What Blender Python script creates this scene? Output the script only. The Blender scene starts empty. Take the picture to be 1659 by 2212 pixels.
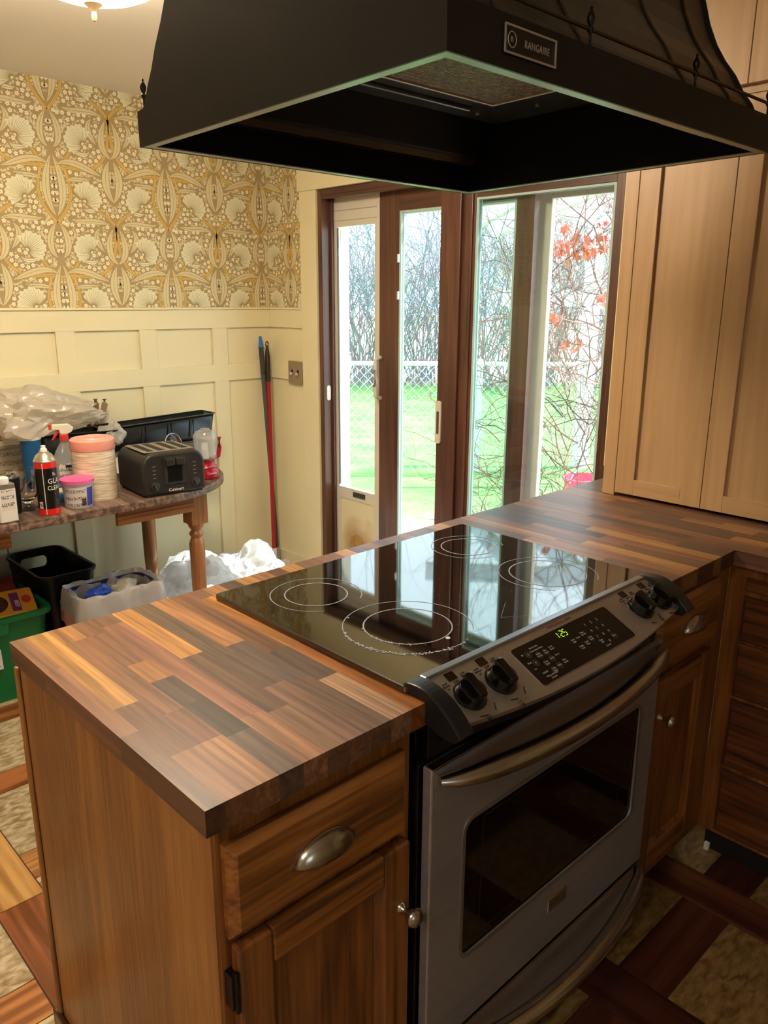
import bpy, bmesh, math, random
from math import sin, cos, pi, radians as rad, sqrt, atan2
from mathutils import Vector, Matrix, noise
from mathutils.geometry import tessellate_polygon
random.seed(7)
SC = bpy.context.scene
COL = SC.collection

# ------------------------------------------------------------------ camera
CP = Vector((-0.40175, -0.72513, 1.5)); YAW, PITCH, ROLL, FPX = -0.7625, -0.2649, 0.0049, 1692.7
fwd = Vector((cos(PITCH)*sin(-YAW), cos(PITCH)*cos(YAW), sin(PITCH)))
rt = fwd.cross(Vector((0, 0, 1))).normalized(); up = rt.cross(fwd)
r2 = rt*cos(ROLL)+up*sin(ROLL); u2 = up*cos(ROLL)-rt*sin(ROLL)
camd = bpy.data.cameras.new('camera'); cam = bpy.data.objects.new('camera', camd); COL.objects.link(cam)
cam.matrix_world = Matrix(((r2.x, u2.x, -fwd.x, CP.x), (r2.y, u2.y, -fwd.y, CP.y), (r2.z, u2.z, -fwd.z, CP.z), (0, 0, 0, 1)))
camd.sensor_fit = 'VERTICAL'; camd.sensor_height = 36; camd.lens = 36*FPX/2212; camd.clip_start = .02; camd.clip_end = 200
SC.camera = cam

# ------------------------------------------------------------------ world, sun, exposure
SC.view_settings.view_transform = 'Standard'; SC.view_settings.look = 'None'
SC.view_settings.exposure = 0.2; SC.view_settings.gamma = 1.0; SC.view_settings.use_curve_mapping = False
WORLD_STRENGTH = 3.8
SUN_STRENGTH = 11.0
DINING_LAMP = 60.0
KITCHEN_LAMP = 28.0
wd = bpy.data.worlds.new('sky'); SC.world = wd; wd.use_nodes = True
wn = wd.node_tree.nodes; bgn = wn['Background']
bgn.inputs[0].default_value = (.80, .91, 1.0, 1); bgn.inputs[1].default_value = WORLD_STRENGTH
sd = bpy.data.lights.new('sun', 'SUN'); sun = bpy.data.objects.new('sun', sd); COL.objects.link(sun)
sd.energy = SUN_STRENGTH; sd.angle = rad(.6); sd.color = (1, .96, .9)
sun.rotation_euler = Vector((-.60, .30, -1)).to_track_quat('-Z', 'Y').to_euler()

# ------------------------------------------------------------------ helpers
def lin(h):
    v = [int(h[i:i+2], 16)/255 for i in (0, 2, 4)]
    return tuple(((a/12.92) if a <= .04045 else ((a+.055)/1.055)**2.4) for a in v)+(1,)

class MB:
    def __init__(s): s.v = []; s.f = []; s.m = []; s.c = []; s.mi = 0; s.col = None; s.M = Matrix()
    def add(s, vs, fs, M=None, mi=None, col=None):
        T = s.M @ M if M is not None else s.M
        o = len(s.v)
        s.v += [T @ Vector(p) for p in vs]
        for f in fs:
            s.f.append([o+i for i in f]); s.m.append(s.mi if mi is None else mi); s.c.append(col or s.col or (1, 1, 1, 1))
        return s
    def box(s, a, b, M=None, **k):
        x0, y0, z0 = [min(a[i], b[i]) for i in range(3)]; x1, y1, z1 = [max(a[i], b[i]) for i in range(3)]
        return s.add([(x0, y0, z0), (x1, y0, z0), (x1, y1, z0), (x0, y1, z0), (x0, y0, z1), (x1, y0, z1), (x1, y1, z1), (x0, y1, z1)],
                     [(0, 3, 2, 1), (4, 5, 6, 7), (0, 1, 5, 4), (1, 2, 6, 5), (2, 3, 7, 6), (3, 0, 4, 7)], M, **k)
    def quad(s, pts, M=None, **k): return s.add(pts, [tuple(range(len(pts)))], M, **k)
    def prism(s, pts, h0, h1, M=None, holes=(), **k):
        # polygon in xy extruded z h0..h1
        loops = [list(pts)]+[list(h) for h in holes]
        flat = [p for l in loops for p in l]
        n = len(flat)
        if holes or k.pop('tess', False):
            tri = tessellate_polygon([[Vector((p[0], p[1], 0)) for p in l] for l in loops])
        else:
            tri = [tuple(range(n))]
        def area(ix): return sum(flat[ix[i]][0]*flat[ix[(i+1) % len(ix)]][1]-flat[ix[(i+1) % len(ix)]][0]*flat[ix[i]][1] for i in range(len(ix)))
        fs = []
        for t in tri:
            t = tuple(t)
            if area(t) < 0: t = t[::-1]
            fs.append(tuple(i+n for i in t)); fs.append(t[::-1])
        o = 0
        for li, l in enumerate(loops):
            m = len(l); a = sum(l[i][0]*l[(i+1) % m][1]-l[(i+1) % m][0]*l[i][1] for i in range(m))
            for i in range(m):
                p, q = o+i, o+(i+1) % m
                f = (p, q, q+n, p+n)
                if (a < 0) != (li > 0): f = f[::-1]
                fs.append(f)
            o += m
        return s.add([(p[0], p[1], h0) for p in flat]+[(p[0], p[1], h1) for p in flat], fs, M, **k)
    def lathe(s, prof, M=None, n=24, sx=1, sy=1, cap=True, **k):
        vs = []; fs = []
        for r, z in prof:
            for i in range(n): a = 2*pi*i/n; vs.append((r*cos(a)*sx, r*sin(a)*sy, z))
        for j in range(len(prof)-1):
            for i in range(n):
                fs.append((j*n+i, j*n+(i+1) % n, (j+1)*n+(i+1) % n, (j+1)*n+i))
        if cap:
            if prof[0][0] > 1e-5: fs.append(tuple(range(n))[::-1])
            if prof[-1][0] > 1e-5: fs.append(tuple((len(prof)-1)*n+i for i in range(n)))
        return s.add(vs, fs, M, **k)
    def cyl(s, a, b, r, r1=None, n=16, **k):
        a = Vector(a); b = Vector(b); d = b-a
        M = Matrix.Translation(a) @ d.to_track_quat('Z', 'Y').to_matrix().to_4x4()
        return s.lathe([(r, 0), (r if r1 is None else r1, d.length)], M, n, **k)
    def tube(s, pts, r, n=8, closed=False, fl=1.0, upv=(0, 0, 1), **k):
        P = [Vector(p) for p in pts]; m = len(P); vs = []; fs = []; U = Vector(upv)
        for i, p in enumerate(P):
            if closed: t = P[(i+1) % m]-P[i-1]
            else: t = P[min(i+1, m-1)]-P[max(i-1, 0)]
            t.normalize()
            x = t.cross(U)
            if x.length < 1e-3: x = t.cross(Vector((1, 0, .01)))
            x.normalize(); y = x.cross(t)
            rr = r[i] if isinstance(r, (list, tuple)) else r
            for j in range(n):
                a = 2*pi*j/n; vs.append(p+x*(rr*cos(a))+y*(rr*fl*sin(a)))
        for i in range(m if closed else m-1):
            i2 = (i+1) % m
            for j in range(n): fs.append((i*n+j, i*n+(j+1) % n, i2*n+(j+1) % n, i2*n+j)[::-1])
        if not closed: fs += [tuple(range(n)), tuple((m-1)*n+j for j in range(n))[::-1]]
        return s.add(vs, fs, **k)
    def build(s, name, mats, parent=None, smooth=False, bevel=0, seg=2, solid=0, sub=0, local=False, ang=35, split=False):
        if split:
            par = list(range(len(s.v)))
            def fnd(i):
                while par[i] != i: par[i] = par[par[i]]; i = par[i]
                return i
            for f in s.f:
                for i in f[1:]: par[fnd(i)] = fnd(f[0])
            groups = {}
            for k, f in enumerate(s.f): groups.setdefault(fnd(f[0]), []).append(k)
            out = None
            for ks in groups.values():
                m_ = MB(); mp_ = {}
                for k in ks:
                    f2 = []
                    for i in s.f[k]:
                        if i not in mp_: mp_[i] = len(m_.v); m_.v.append(s.v[i])
                        f2.append(mp_[i])
                    m_.f.append(f2); m_.m.append(s.m[k]); m_.c.append(s.c[k])
                o = m_.build(name, mats, parent, smooth, bevel, seg, solid, sub, local, ang); out = out or o
            return out
        me = bpy.data.meshes.new(name)
        off = Vector((0, 0, 0))
        if parent is not None and not local: off = world_loc(parent)
        me.from_pydata([tuple(p-off) for p in s.v], [], s.f)
        if not isinstance(mats, (list, tuple)): mats = [mats]
        for m in mats: me.materials.append(m)
        me.polygons.foreach_set('material_index', s.m)
        if any(c != (1, 1, 1, 1) for c in s.c):
            ca = me.color_attributes.new('Col', 'FLOAT_COLOR', 'CORNER')
            buf = []
            for p in me.polygons: buf += list(s.c[p.index])*p.loop_total
            ca.data.foreach_set('color', buf)
        me.update(); me.validate()
        if smooth:
            me.shade_smooth()
            try: me.set_sharp_from_angle(angle=rad(ang))
            except Exception: pass
        o = bpy.data.objects.new(name, me); COL.objects.link(o)
        if parent is not None: o.parent = parent
        if bevel:
            b = o.modifiers.new('bevel', 'BEVEL'); b.width = bevel; b.segments = seg; b.limit_method = 'ANGLE'; b.angle_limit = rad(40)
            b.use_clamp_overlap = True
        if solid:
            b = o.modifiers.new('thick', 'SOLIDIFY'); b.thickness = solid; b.offset = 0
        if sub:
            b = o.modifiers.new('sub', 'SUBSURF'); b.levels = sub; b.render_levels = sub
        return o

def world_loc(o):
    p = Vector(o.location)
    while o.parent is not None: o = o.parent; p = p+Vector(o.location)
    return p
def tag(o, label, cat, group=None, kind=None):
    if label: o['label'] = label
    if cat: o['category'] = cat
    if group: o['group'] = group
    if kind: o['kind'] = kind
    return o
def thing(name, label, cat, loc=(0, 0, 0), rz=0, group=None, rot=None):
    o = bpy.data.objects.new(name, None); COL.objects.link(o); o.empty_display_size = .05
    o.location = loc; o.rotation_euler = rot or (0, 0, rz)
    return tag(o, label, cat, group)
def struct(o, label=None): o['kind'] = 'structure'; 
def RX(a): return Matrix.Rotation(a, 4, 'X')
def RY(a): return Matrix.Rotation(a, 4, 'Y')
def RZ(a): return Matrix.Rotation(a, 4, 'Z')
def TR(x, y, z): return Matrix.Translation((x, y, z))
def rrect(x0, y0, x1, y1, r, n=5):
    out = []
    for cx, cy, a0 in ((x1-r, y0+r, -pi/2), (x1-r, y1-r, 0), (x0+r, y1-r, pi/2), (x0+r, y0+r, pi)):
        for i in range(n+1): a = a0+pi/2*i/n; out.append((cx+r*cos(a), cy+r*sin(a)))
    return out
def text(body, size, mat, parent, M, name='lettering', ext=.0003, align='CENTER', space=1.0, xs=1.0, local=False):
    if not local: M = Matrix.Translation(-world_loc(parent)) @ M
    cu = bpy.data.curves.new('t', 'FONT'); cu.body = body; cu.size = size; cu.extrude = ext; cu.align_x = align; cu.align_y = 'CENTER'; cu.space_character = space
    cu.resolution_u = 2
    o = bpy.data.objects.new('t', cu); COL.objects.link(o)
    dg = bpy.context.evaluated_depsgraph_get(); dg.update()
    me = bpy.data.meshes.new_from_object(o.evaluated_get(dg)); bpy.data.objects.remove(o)
    me.transform(M @ Matrix.Diagonal((xs, 1, 1, 1))); me.materials.clear(); me.materials.append(mat)
    q = bpy.data.objects.new(name, me); COL.objects.link(q); q.parent = parent
    return q

# ------------------------------------------------------------------ materials
def newmat(name):
    m = bpy.data.materials.new(name); m.use_nodes = True
    return m, m.node_tree.nodes, m.node_tree.links, m.node_tree.nodes['Principled BSDF']
def simple(name, col, rough=.5, metal=0, spec=.5, coat=0, noise_amt=0, noise_scale=20, bump=0, trans=0, ior=1.45, emit=None, es=0, alpha=1, aniso=0, stretch=None):
    m, n, l, b = newmat(name)
    c = lin(col) if isinstance(col, str) else col
    b.inputs['Base Color'].default_value = c; b.inputs['Roughness'].default_value = rough; b.inputs['Metallic'].default_value = metal
    b.inputs['Specular IOR Level'].default_value = spec; b.inputs['Coat Weight'].default_value = coat; b.inputs['IOR'].default_value = ior
    b.inputs['Transmission Weight'].default_value = trans; b.inputs['Alpha'].default_value = alpha
    if aniso: b.inputs['Anisotropic'].default_value = aniso
    if emit: b.inputs['Emission Color'].default_value = lin(emit); b.inputs['Emission Strength'].default_value = es
    if noise_amt or bump:
        tc = n.new('ShaderNodeTexCoord'); nz = n.new('ShaderNodeTexNoise'); nz.inputs['Scale'].default_value = noise_scale; nz.inputs['Detail'].default_value = 5
        mp = n.new('ShaderNodeMapping'); l.new(tc.outputs['Object'], mp.inputs[0]); l.new(mp.outputs[0], nz.inputs['Vector'])
        if stretch: mp.inputs['Scale'].default_value = stretch
        if noise_amt:
            mx = n.new('ShaderNodeMix'); mx.data_type = 'RGBA'; mx.blend_type = 'MULTIPLY'; mx.inputs[0].default_value = 1
            rp = n.new('ShaderNodeMapRange'); rp.inputs[1].default_value = .3; rp.inputs[2].default_value = .7; rp.inputs[3].default_value = 1-noise_amt; rp.inputs[4].default_value = 1+noise_amt*.5
            l.new(nz.outputs[0], rp.inputs[0]); mx.inputs['A'].default_value = c; l.new(rp.outputs[0], mx.inputs['B']); l.new(mx.outputs['Result'], b.inputs['Base Color'])
        if bump:
            bp = n.new('ShaderNodeBump'); bp.inputs['Strength'].default_value = bump; bp.inputs['Distance'].default_value = .002
            l.new(nz.outputs[0], bp.inputs['Height']); l.new(bp.outputs[0], b.inputs['Normal'])
    return m
def wood(name, c0, c1, c2, axis='z', rough=.38, fine=90, coarse=9, coat=.15, attr=False, bump=.15, contrast=1):
    """grain stretched along axis; optional per-plank colour attribute"""
    m, n, l, b = newmat(name)
    tc = n.new('ShaderNodeTexCoord'); mp = n.new('ShaderNodeMapping')
    sc = {'x': (.045, 1, 1), 'y': (1, .045, 1), 'z': (1, 1, .045)}[axis]
    mp.inputs['Scale'].default_value = sc; l.new(tc.outputs['Object'], mp.inputs[0])
    n1 = n.new('ShaderNodeTexNoise'); n1.noise_dimensions = '4D'; n1.inputs['Scale'].default_value = coarse; n1.inputs['Detail'].default_value = 3; n1.inputs['Distortion'].default_value = 1.2
    n2 = n.new('ShaderNodeTexNoise'); n2.noise_dimensions = '4D'; n2.inputs['Scale'].default_value = fine; n2.inputs['Detail'].default_value = 6
    wv = n.new('ShaderNodeMath'); wv.operation = 'MULTIPLY'; wv.inputs[1].default_value = 38
    sn = n.new('ShaderNodeMath'); sn.operation = 'SINE'
    l.new(mp.outputs[0], n1.inputs['Vector']); l.new(mp.outputs[0], n2.inputs['Vector'])
    l.new(n1.outputs[0], wv.inputs[0]); l.new(wv.outputs[0], sn.inputs[0])
    a1 = n.new('ShaderNodeMath'); a1.operation = 'MULTIPLY_ADD'; a1.inputs[1].default_value = .13*contrast; a1.inputs[2].default_value = .5
    l.new(sn.outputs[0], a1.inputs[0])
    a2 = n.new('ShaderNodeMath'); a2.operation = 'ADD'; sb = n.new('ShaderNodeMath'); sb.operation = 'MULTIPLY_ADD'; sb.inputs[1].default_value = 1.1*contrast; sb.inputs[2].default_value = -.55*contrast
    l.new(n2.outputs[0], sb.inputs[0]); l.new(a1.outputs[0], a2.inputs[0]); l.new(sb.outputs[0], a2.inputs[1])
    rp = n.new('ShaderNodeValToRGB'); rp.color_ramp.elements[0].position = .2; rp.color_ramp.elements[1].position = .8
    rp.color_ramp.elements[0].color = lin(c0); rp.color_ramp.elements[1].color = lin(c2); e = rp.color_ramp.elements.new(.5); e.color = lin(c1)
    l.new(a2.outputs[0], rp.inputs[0])
    out = rp.outputs[0]
    if attr:
        at = n.new('ShaderNodeAttribute'); at.attribute_name = 'Col'
        w = n.new('ShaderNodeMath'); w.operation = 'MULTIPLY'; w.inputs[1].default_value = 7; l.new(at.outputs['Alpha'], w.inputs[0])
        l.new(w.outputs[0], n1.inputs['W']); l.new(w.outputs[0], n2.inputs['W'])
        mx = n.new('ShaderNodeMix'); mx.data_type = 'RGBA'; mx.blend_type = 'MULTIPLY'; mx.inputs[0].default_value = 1
        l.new(out, mx.inputs['A']); l.new(at.outputs['Color'], mx.inputs['B']); out = mx.outputs['Result']
    l.new(out, b.inputs['Base Color'])
    b.inputs['Roughness'].default_value = rough; b.inputs['Coat Weight'].default_value = coat; b.inputs['Coat Roughness'].default_value = .25
    bp = n.new('ShaderNodeBump'); bp.inputs['Strength'].default_value = bump; bp.inputs['Distance'].default_value = .0012
    l.new(n2.outputs[0], bp.inputs['Height']); l.new(bp.outputs[0], b.inputs['Normal'])
    return m
def glassy(name, tint=(1, 1, 1, 1), refl=.08, rough=0.0, tintmix=1.0):
    m, n, l, b = newmat(name); n.remove(b)
    o = n['Material Output']; t = n.new('ShaderNodeBsdfTransparent'); t.inputs[0].default_value = tint
    g = n.new('ShaderNodeBsdfGlossy'); g.inputs['Roughness'].default_value = rough; mx = n.new('ShaderNodeMixShader')
    lw = n.new('ShaderNodeLayerWeight'); lw.inputs[0].default_value = .5
    pw = n.new('ShaderNodeMath'); pw.operation = 'POWER'; pw.inputs[1].default_value = 4; l.new(lw.outputs['Facing'], pw.inputs[0])
    mm = n.new('ShaderNodeMath'); mm.operation = 'MULTIPLY_ADD'; mm.inputs[1].default_value = .8; mm.inputs[2].default_value = refl*.6; l.new(pw.outputs[0], mm.inputs[0])
    mm.use_clamp = True
    l.new(mm.outputs[0], mx.inputs[0]); l.new(t.outputs[0], mx.inputs[1]); l.new(g.outputs[0], mx.inputs[2]); l.new(mx.outputs[0], o.inputs[0])
    return m
def filmy(name, col, transp=.35, rough=.25):
    """thin plastic film: diffuse + translucent + see-through + sheen"""
    m, n, l, b = newmat(name); n.remove(b); o = n['Material Output']
    d = n.new('ShaderNodeBsdfDiffuse'); d.inputs[0].default_value = lin(col)
    t = n.new('ShaderNodeBsdfTranslucent'); t.inputs[0].default_value = lin(col)
    a = n.new('ShaderNodeMixShader'); a.inputs[0].default_value = .45; l.new(d.outputs[0], a.inputs[1]); l.new(t.outputs[0], a.inputs[2])
    g = n.new('ShaderNodeBsdfGlossy'); g.inputs['Roughness'].default_value = rough
    lw0 = n.new('ShaderNodeLayerWeight'); lw0.inputs[0].default_value = .5; lw = n.new('ShaderNodeMath'); lw.operation = 'MULTIPLY_ADD'; lw.inputs[1].default_value = .3; lw.inputs[2].default_value = .06; l.new(lw0.outputs['Facing'], lw.inputs[0])
    b1 = n.new('ShaderNodeMixShader'); l.new(lw.outputs[0], b1.inputs[0]); l.new(a.outputs[0], b1.inputs[1]); l.new(g.outputs[0], b1.inputs[2])
    tr = n.new('ShaderNodeBsdfTransparent'); c = n.new('ShaderNodeMixShader'); c.inputs[0].default_value = transp
    l.new(b1.outputs[0], c.inputs[1]); l.new(tr.outputs[0], c.inputs[2]); l.new(c.outputs[0], o.inputs[0])
    return m

PAINT = simple('cream_paint', 'e6dcb4', .45, noise_amt=.03, noise_scale=3)
CEILP = simple('ceiling_paint', 'f0e8dc', .8)
OAK_V = wood('oak_vertical', '4c2a14', '7a481f', '955e2c', 'z', .36, 110, 6, .25, contrast=.95)
OAK_H = wood('oak_horizontal', '4c2a14', '7c4a20', '9c642e', 'x', .36, 110, 8, .25, contrast=1.25)
OAK_Y = wood('oak_along_y', '361c0e', '5e3218', '784622', 'y', .36, 110, 7, .25, contrast=1.1)
OAK_END = wood('oak_veneer_panel', '6e4520', '92602e', 'a87438', 'z', .42, 120, 5, .1, contrast=.95)
OAK_D = simple('dark_gap_wood', '2a150c', .7)
RAWWOOD = simple('raw_plywood_edge', 'd9bd92', .7)
WALNUT = wood('butcher_block_walnut', 'a49c96', 'd8d4d0', 'ffffff', 'y', .37, 130, 12, .18, attr=True, bump=.08)
MAPLE = wood('maple_vertical', 'a9845a', 'b49066', 'bd9a70', 'z', .42, 60, 6, .1, bump=.04, contrast=.7)
MAPLE_H = wood('maple_horizontal', 'a9845a', 'b49066', 'bd9a70', 'y', .42, 60, 6, .1, bump=.04, contrast=.7)
REDWOOD = wood('stained_door_wood', '402820', '5a382a', '6c4636', 'z', .4, 60, 6, .2)
REDWOOD_Y = wood('stained_door_wood_rail', '402820', '5a382a', '6c4636', 'y', .4, 60, 6, .2)
PLANKM = wood('floor_wood_tile', 'b0a090', 'dcd0c4', 'ffffff', 'y', .3, 40, 7, .3, attr=True, bump=.05, contrast=1.8)
PLANKX = wood('floor_wood_tile_across', 'b0a090', 'dcd0c4', 'ffffff', 'x', .3, 40, 7, .3, attr=True, bump=.05, contrast=1.8)
GROUT = simple('grout', '4a3426', .8)
HOODB = simple('hood_black', '1b1813', .5, spec=.35, noise_amt=.1, noise_scale=6)
HOODIN = simple('hood_inner_black', '07080b', .6, spec=.2)
HOODPAN = simple('hood_pan_grey', '3a434a', .22, spec=.6, noise_amt=.3, noise_scale=14)
GALV = simple('hood_galvanised_lip', '9aa39c', .35, metal=.5)
BRASSD = simple('hood_antique_metal', '4a3a28', .35, metal=.7)
STEEL = simple('stainless_steel', 'a8a3a2', .33, metal=.65, noise_amt=.08, noise_scale=60, stretch=(.05, 1, 1))
STEELP = simple('stainless_panel', 'a39a90', .42, metal=.75, noise_amt=.06, noise_scale=60)
STEELH = simple('brushed_handle', 'b8b2aa', .24, metal=1, noise_amt=.08, noise_scale=30)
NICKEL = simple('satin_nickel', 'b3aca2', .25, metal=1)
BLK = simple('black_enamel', '0b0b0c', .3)
BLKM = simple('black_matte', '101010', .6)
BLKG = simple('cooktop_glass', '050607', .035, ior=2.3)
OVENG = simple('oven_glass', '0d0a07', .06, spec=.6)
RING = simple('burner_ring_print', '8d949c', .4)
DISP = simple('display_glass', '120f0d', .18)
GREYT = simple('grey_print', '9b9690', .5)
BLKT = simple('black_print', '1a1614', .5)
WHITEP = simple('white_plastic', 'e6e4de', .4)
CREAMP = simple('cream_plastic', 'ddd5c2', .4)
WHITET = simple('white_print', 'e8e8e4', .5)
GLASS = glassy('door_glass', (.93, .985, .975, 1), .08)
CLEAR = glassy('clear_plastic', (.90, .92, .90, 1), .16, .05)
ALU = simple('white_aluminium', 'd8d2c4', .45)
AQUA = simple('glazing_gasket', 'b9d3cf', .5)

# ------------------------------------------------------------------ room shell
X1, Y1, ZC = 2.12, 2.80, 2.366
XL, YF = -3.2, -3.0
# floor: stone squares with wood-look bands
mb = MB(); mb.mi = 0
mb.box((XL, YF, -.1), (X1+.15, Y1+.1, -.002))
def rc(cols, var=.12):
    c = lin(random.choice(cols)); k = 1+random.uniform(-var, var); return (c[0]*k, c[1]*k, c[2]*k, random.random())
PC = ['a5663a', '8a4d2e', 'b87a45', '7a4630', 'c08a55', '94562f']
PC_SHADE = ['5a2e20', '4e281c', '6a3c28', '623624']  # darker planks: shade on the right part of the floor, put into the colour
PX, PY, BW = .4405, .4485, .1205
g = .0016
for i in range(-8, 5):
    bx = .026+PX*i
    # bands along y with joints
    y = YF+random.uniform(-.6, 0)
    brk = []
    while y < Y1: brk.append(y); y += .9
    if i == 0: brk = [-2.4, -1.3, -.4, .38, 1.128, 2.03, 2.9]
    brk = [b for b in brk if b < Y1-.02]
    for k, b0 in enumerate(brk):
        b1 = brk[k+1] if k+1 < len(brk) else Y1
        x0, x1 = max(bx+g, XL), min(bx+BW-g, X1)
        if x1 <= x0: continue
        if x0 > .8 and b0 < .5: cc = rc(PC_SHADE)
        elif i == 0 and abs(b0-1.128) < .01: cc = lin('c89a5c')[:3]+(.3,)
        elif i == 0 and abs(b0-.38) < .01: cc = lin('9c5f38')[:3]+(.7,)
        else: cc = rc(PC)
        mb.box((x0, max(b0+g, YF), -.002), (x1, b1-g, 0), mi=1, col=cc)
    for j in range(-7, 7):
        yy = -.150+PY*j
        x0, x1 = max(bx+BW+g, XL), min(bx+PX-g, X1)
        if x1 <= x0: continue
        a, b_ = max(yy+g, YF), min(yy+BW-g, Y1)
        if b_ > a: mb.box((x0, a, -.002), (x1, b_, 0), mi=2, col=rc(PC_SHADE if x0 > .55 and yy < .5 else PC))
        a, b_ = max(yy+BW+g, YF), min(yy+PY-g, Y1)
        if b_ > a: mb.box((x0, a, -.002), (x1, b_, 0), mi=3, col=rc(['a88a58', '9c8050', 'b09060'] if x0 > .55 and yy < .5 else ['c9b795', 'bfae8c', 'c6a78b', 'cdbb9a'], .06))  # stone on the right also darkened, shade put into the tile colour
STONE, n, l, b = newmat('floor_stone_tile')
tc = n.new('ShaderNodeTexCoord'); nz = n.new('ShaderNodeTexNoise'); nz.inputs['Scale'].default_value = 26; nz.inputs['Detail'].default_value = 10; nz.inputs['Distortion'].default_value = .5
mp = n.new('ShaderNodeMapping'); mp.inputs['Scale'].default_value = (1, 2.2, 1); l.new(tc.outputs['Object'], mp.inputs[0]); l.new(mp.outputs[0], nz.inputs['Vector'])
rp = n.new('ShaderNodeValToRGB'); rp.color_ramp.elements[0].position = .35; rp.color_ramp.elements[0].color = lin('b09c80'); rp.color_ramp.elements[1].position = .66; rp.color_ramp.elements[1].color = (1, 1, 1, 1)
l.new(nz.outputs[0], rp.inputs[0]); at = n.new('ShaderNodeAttribute'); at.attribute_name = 'Col'
mx = n.new('ShaderNodeMix'); mx.data_type = 'RGBA'; mx.blend_type = 'MULTIPLY'; mx.inputs[0].default_value = 1
l.new(rp.outputs[0], mx.inputs['A']); l.new(at.outputs['Color'], mx.inputs['B']); l.new(mx.outputs['Result'], b.inputs['Base Color']); b.inputs['Roughness'].default_value = .42
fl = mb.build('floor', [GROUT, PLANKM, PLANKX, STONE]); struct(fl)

cl = MB().box((XL, YF, ZC), (X1+.15, Y1+.1, ZC+.1)).build('ceiling', CEILP); struct(cl)
DY0, DY1, DZ = .745, 2.382, 2.0     # patio door opening
mb = MB(); mb.box((XL, Y1, 0), (X1+.15, Y1+.1, ZC)); wb = mb.build('wall_back', PAINT); struct(wb)
mb = MB()
mb.box((X1, DY1, 0), (X1+.15, Y1, ZC)); mb.box((X1, YF, 0), (X1+.15, DY0, ZC)); mb.box((X1, DY0, DZ), (X1+.15, DY1, ZC))
wr = mb.build('wall_right', PAINT); struct(wr)
WL = simple('plain_wall_paint', 'd9ceb0', .6)
struct(MB().box((XL-.1, YF, 0), (XL, Y1, ZC)).build('wall_left', WL))
wx0, wx1, wz0, wz1 = -1.75, -.75, 1.0, 2.05  # opening for the added fill window
struct(MB().box((XL, YF-.1, 0), (wx0, YF, ZC)).box((wx1, YF-.1, 0), (X1+.15, YF, ZC)).box((wx0, YF-.1, 0), (wx1, YF, wz0)).box((wx0, YF-.1, wz1), (wx1, YF, ZC)).build('wall_front', WL))
wo = thing('fill_window', None, None, (wx0, YF-.1, wz0)); wo['kind'] = 'structure'  # added window behind the camera, lets cool fill daylight onto the range front
MB().box((wx0, YF-.09, wz0), (wx0+.05, YF+.01, wz1)).box((wx1-.05, YF-.09, wz0), (wx1, YF+.01, wz1)).box((wx0+.05, YF-.09, wz0), (wx1-.05, YF+.01, wz0+.05)).box((wx0+.05, YF-.09, wz1-.05), (wx1-.05, YF+.01, wz1)).box((-1.27, YF-.08, wz0+.05), (-1.23, YF-.02, wz1-.05)).build('fill_window_frame', PAINT, wo)
MB().box((wx0+.05, YF-.055, wz0+.05), (wx1-.05, YF-.05, wz1-.05)).build('window_pane', GLASS, wo)

# wainscot boards on the back wall and the short return
mb = MB(); t = .014
ya, yb = Y1-t, Y1
mb.box((XL, ya, 1.357), (X1, yb, 1.447))              # top rail
mb.box((XL, ya, 1.092), (X1, yb, 1.176))              # middle rail
mb.box((XL, ya-.001, .0), (X1, yb, .13))              # foot rail
for sx in [.972-.3925*k for k in range(-2, 11)]:
    x0, x1 = sx, sx+.085
    if x1 > X1-.03: continue
    mb.box((x0, ya+.0005, .13), (x1, yb, 1.357))
xa = X1-t
for z0, z1 in ((1.357, 1.447), (1.092, 1.176), (0, .13)): mb.box((xa, 2.505, z0), (X1, Y1-t, z1))
tr = mb.build('trim_1', PAINT, bevel=.0015); struct(tr)
mb = MB(); mb.box((XL, Y1-.022, 1.447), (X1, Y1, 1.458)); mb.box((X1-.022, 2.505, 1.447), (X1, Y1-.022, 1.458))
struct(mb.build('trim_2', PAINT, bevel=.003))
# door casing
mb = MB(); mb.box((X1-.018, 2.382, 0), (X1, 2.505, 2.0)); mb.box((X1-.020, .70, 2.0), (X1, 2.52, 2.10)); mb.box((X1-.018, .655, .92), (X1, .745, 2.0))
struct(mb.build('trim_3', PAINT, bevel=.003))

# ------------------------------------------------------------------ wallpaper (own generic floral, mirrored repeat)
WPM = [simple('paper_ground', 'ab9468', .7), simple('paper_outline', '9c8458', .7), simple('paper_leaf', 'd6ca9e', .7), simple('paper_petal', 'e0dcba', .7),
       simple('paper_gold', 'd9b257', .7), simple('paper_small_leaf', 'e0d6ae', .7), simple('paper_blossom', 'ece4c4', .7)]
TW, TH = .52, .44
def bez(p0, p1, p2, p3, n=14):
    out = []
    for i in range(n+1):
        t = i/n; a = (1-t)**3; b = 3*t*(1-t)**2; c = 3*t*t*(1-t); d = t**3
        out.append((a*p0[0]+b*p1[0]+c*p2[0]+d*p3[0], a*p0[1]+b*p1[1]+c*p2[1]+d*p3[1]))
    return out
def ribbon(path, wf):
    L = []; R = []; m = len(path)
    for i, p in enumerate(path):
        q0 = path[max(i-1, 0)]; q1 = path[min(i+1, m-1)]; dx, dy = q1[0]-q0[0], q1[1]-q0[1]; d = sqrt(dx*dx+dy*dy) or 1
        w = wf(i/(m-1)); nx, ny = -dy/d*w, dx/d*w
        L.append((p[0]+nx, p[1]+ny)); R.append((p[0]-nx, p[1]-ny))
    return L, R
shapes = []   # (order, mat, quads/polys)
occ = []
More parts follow.
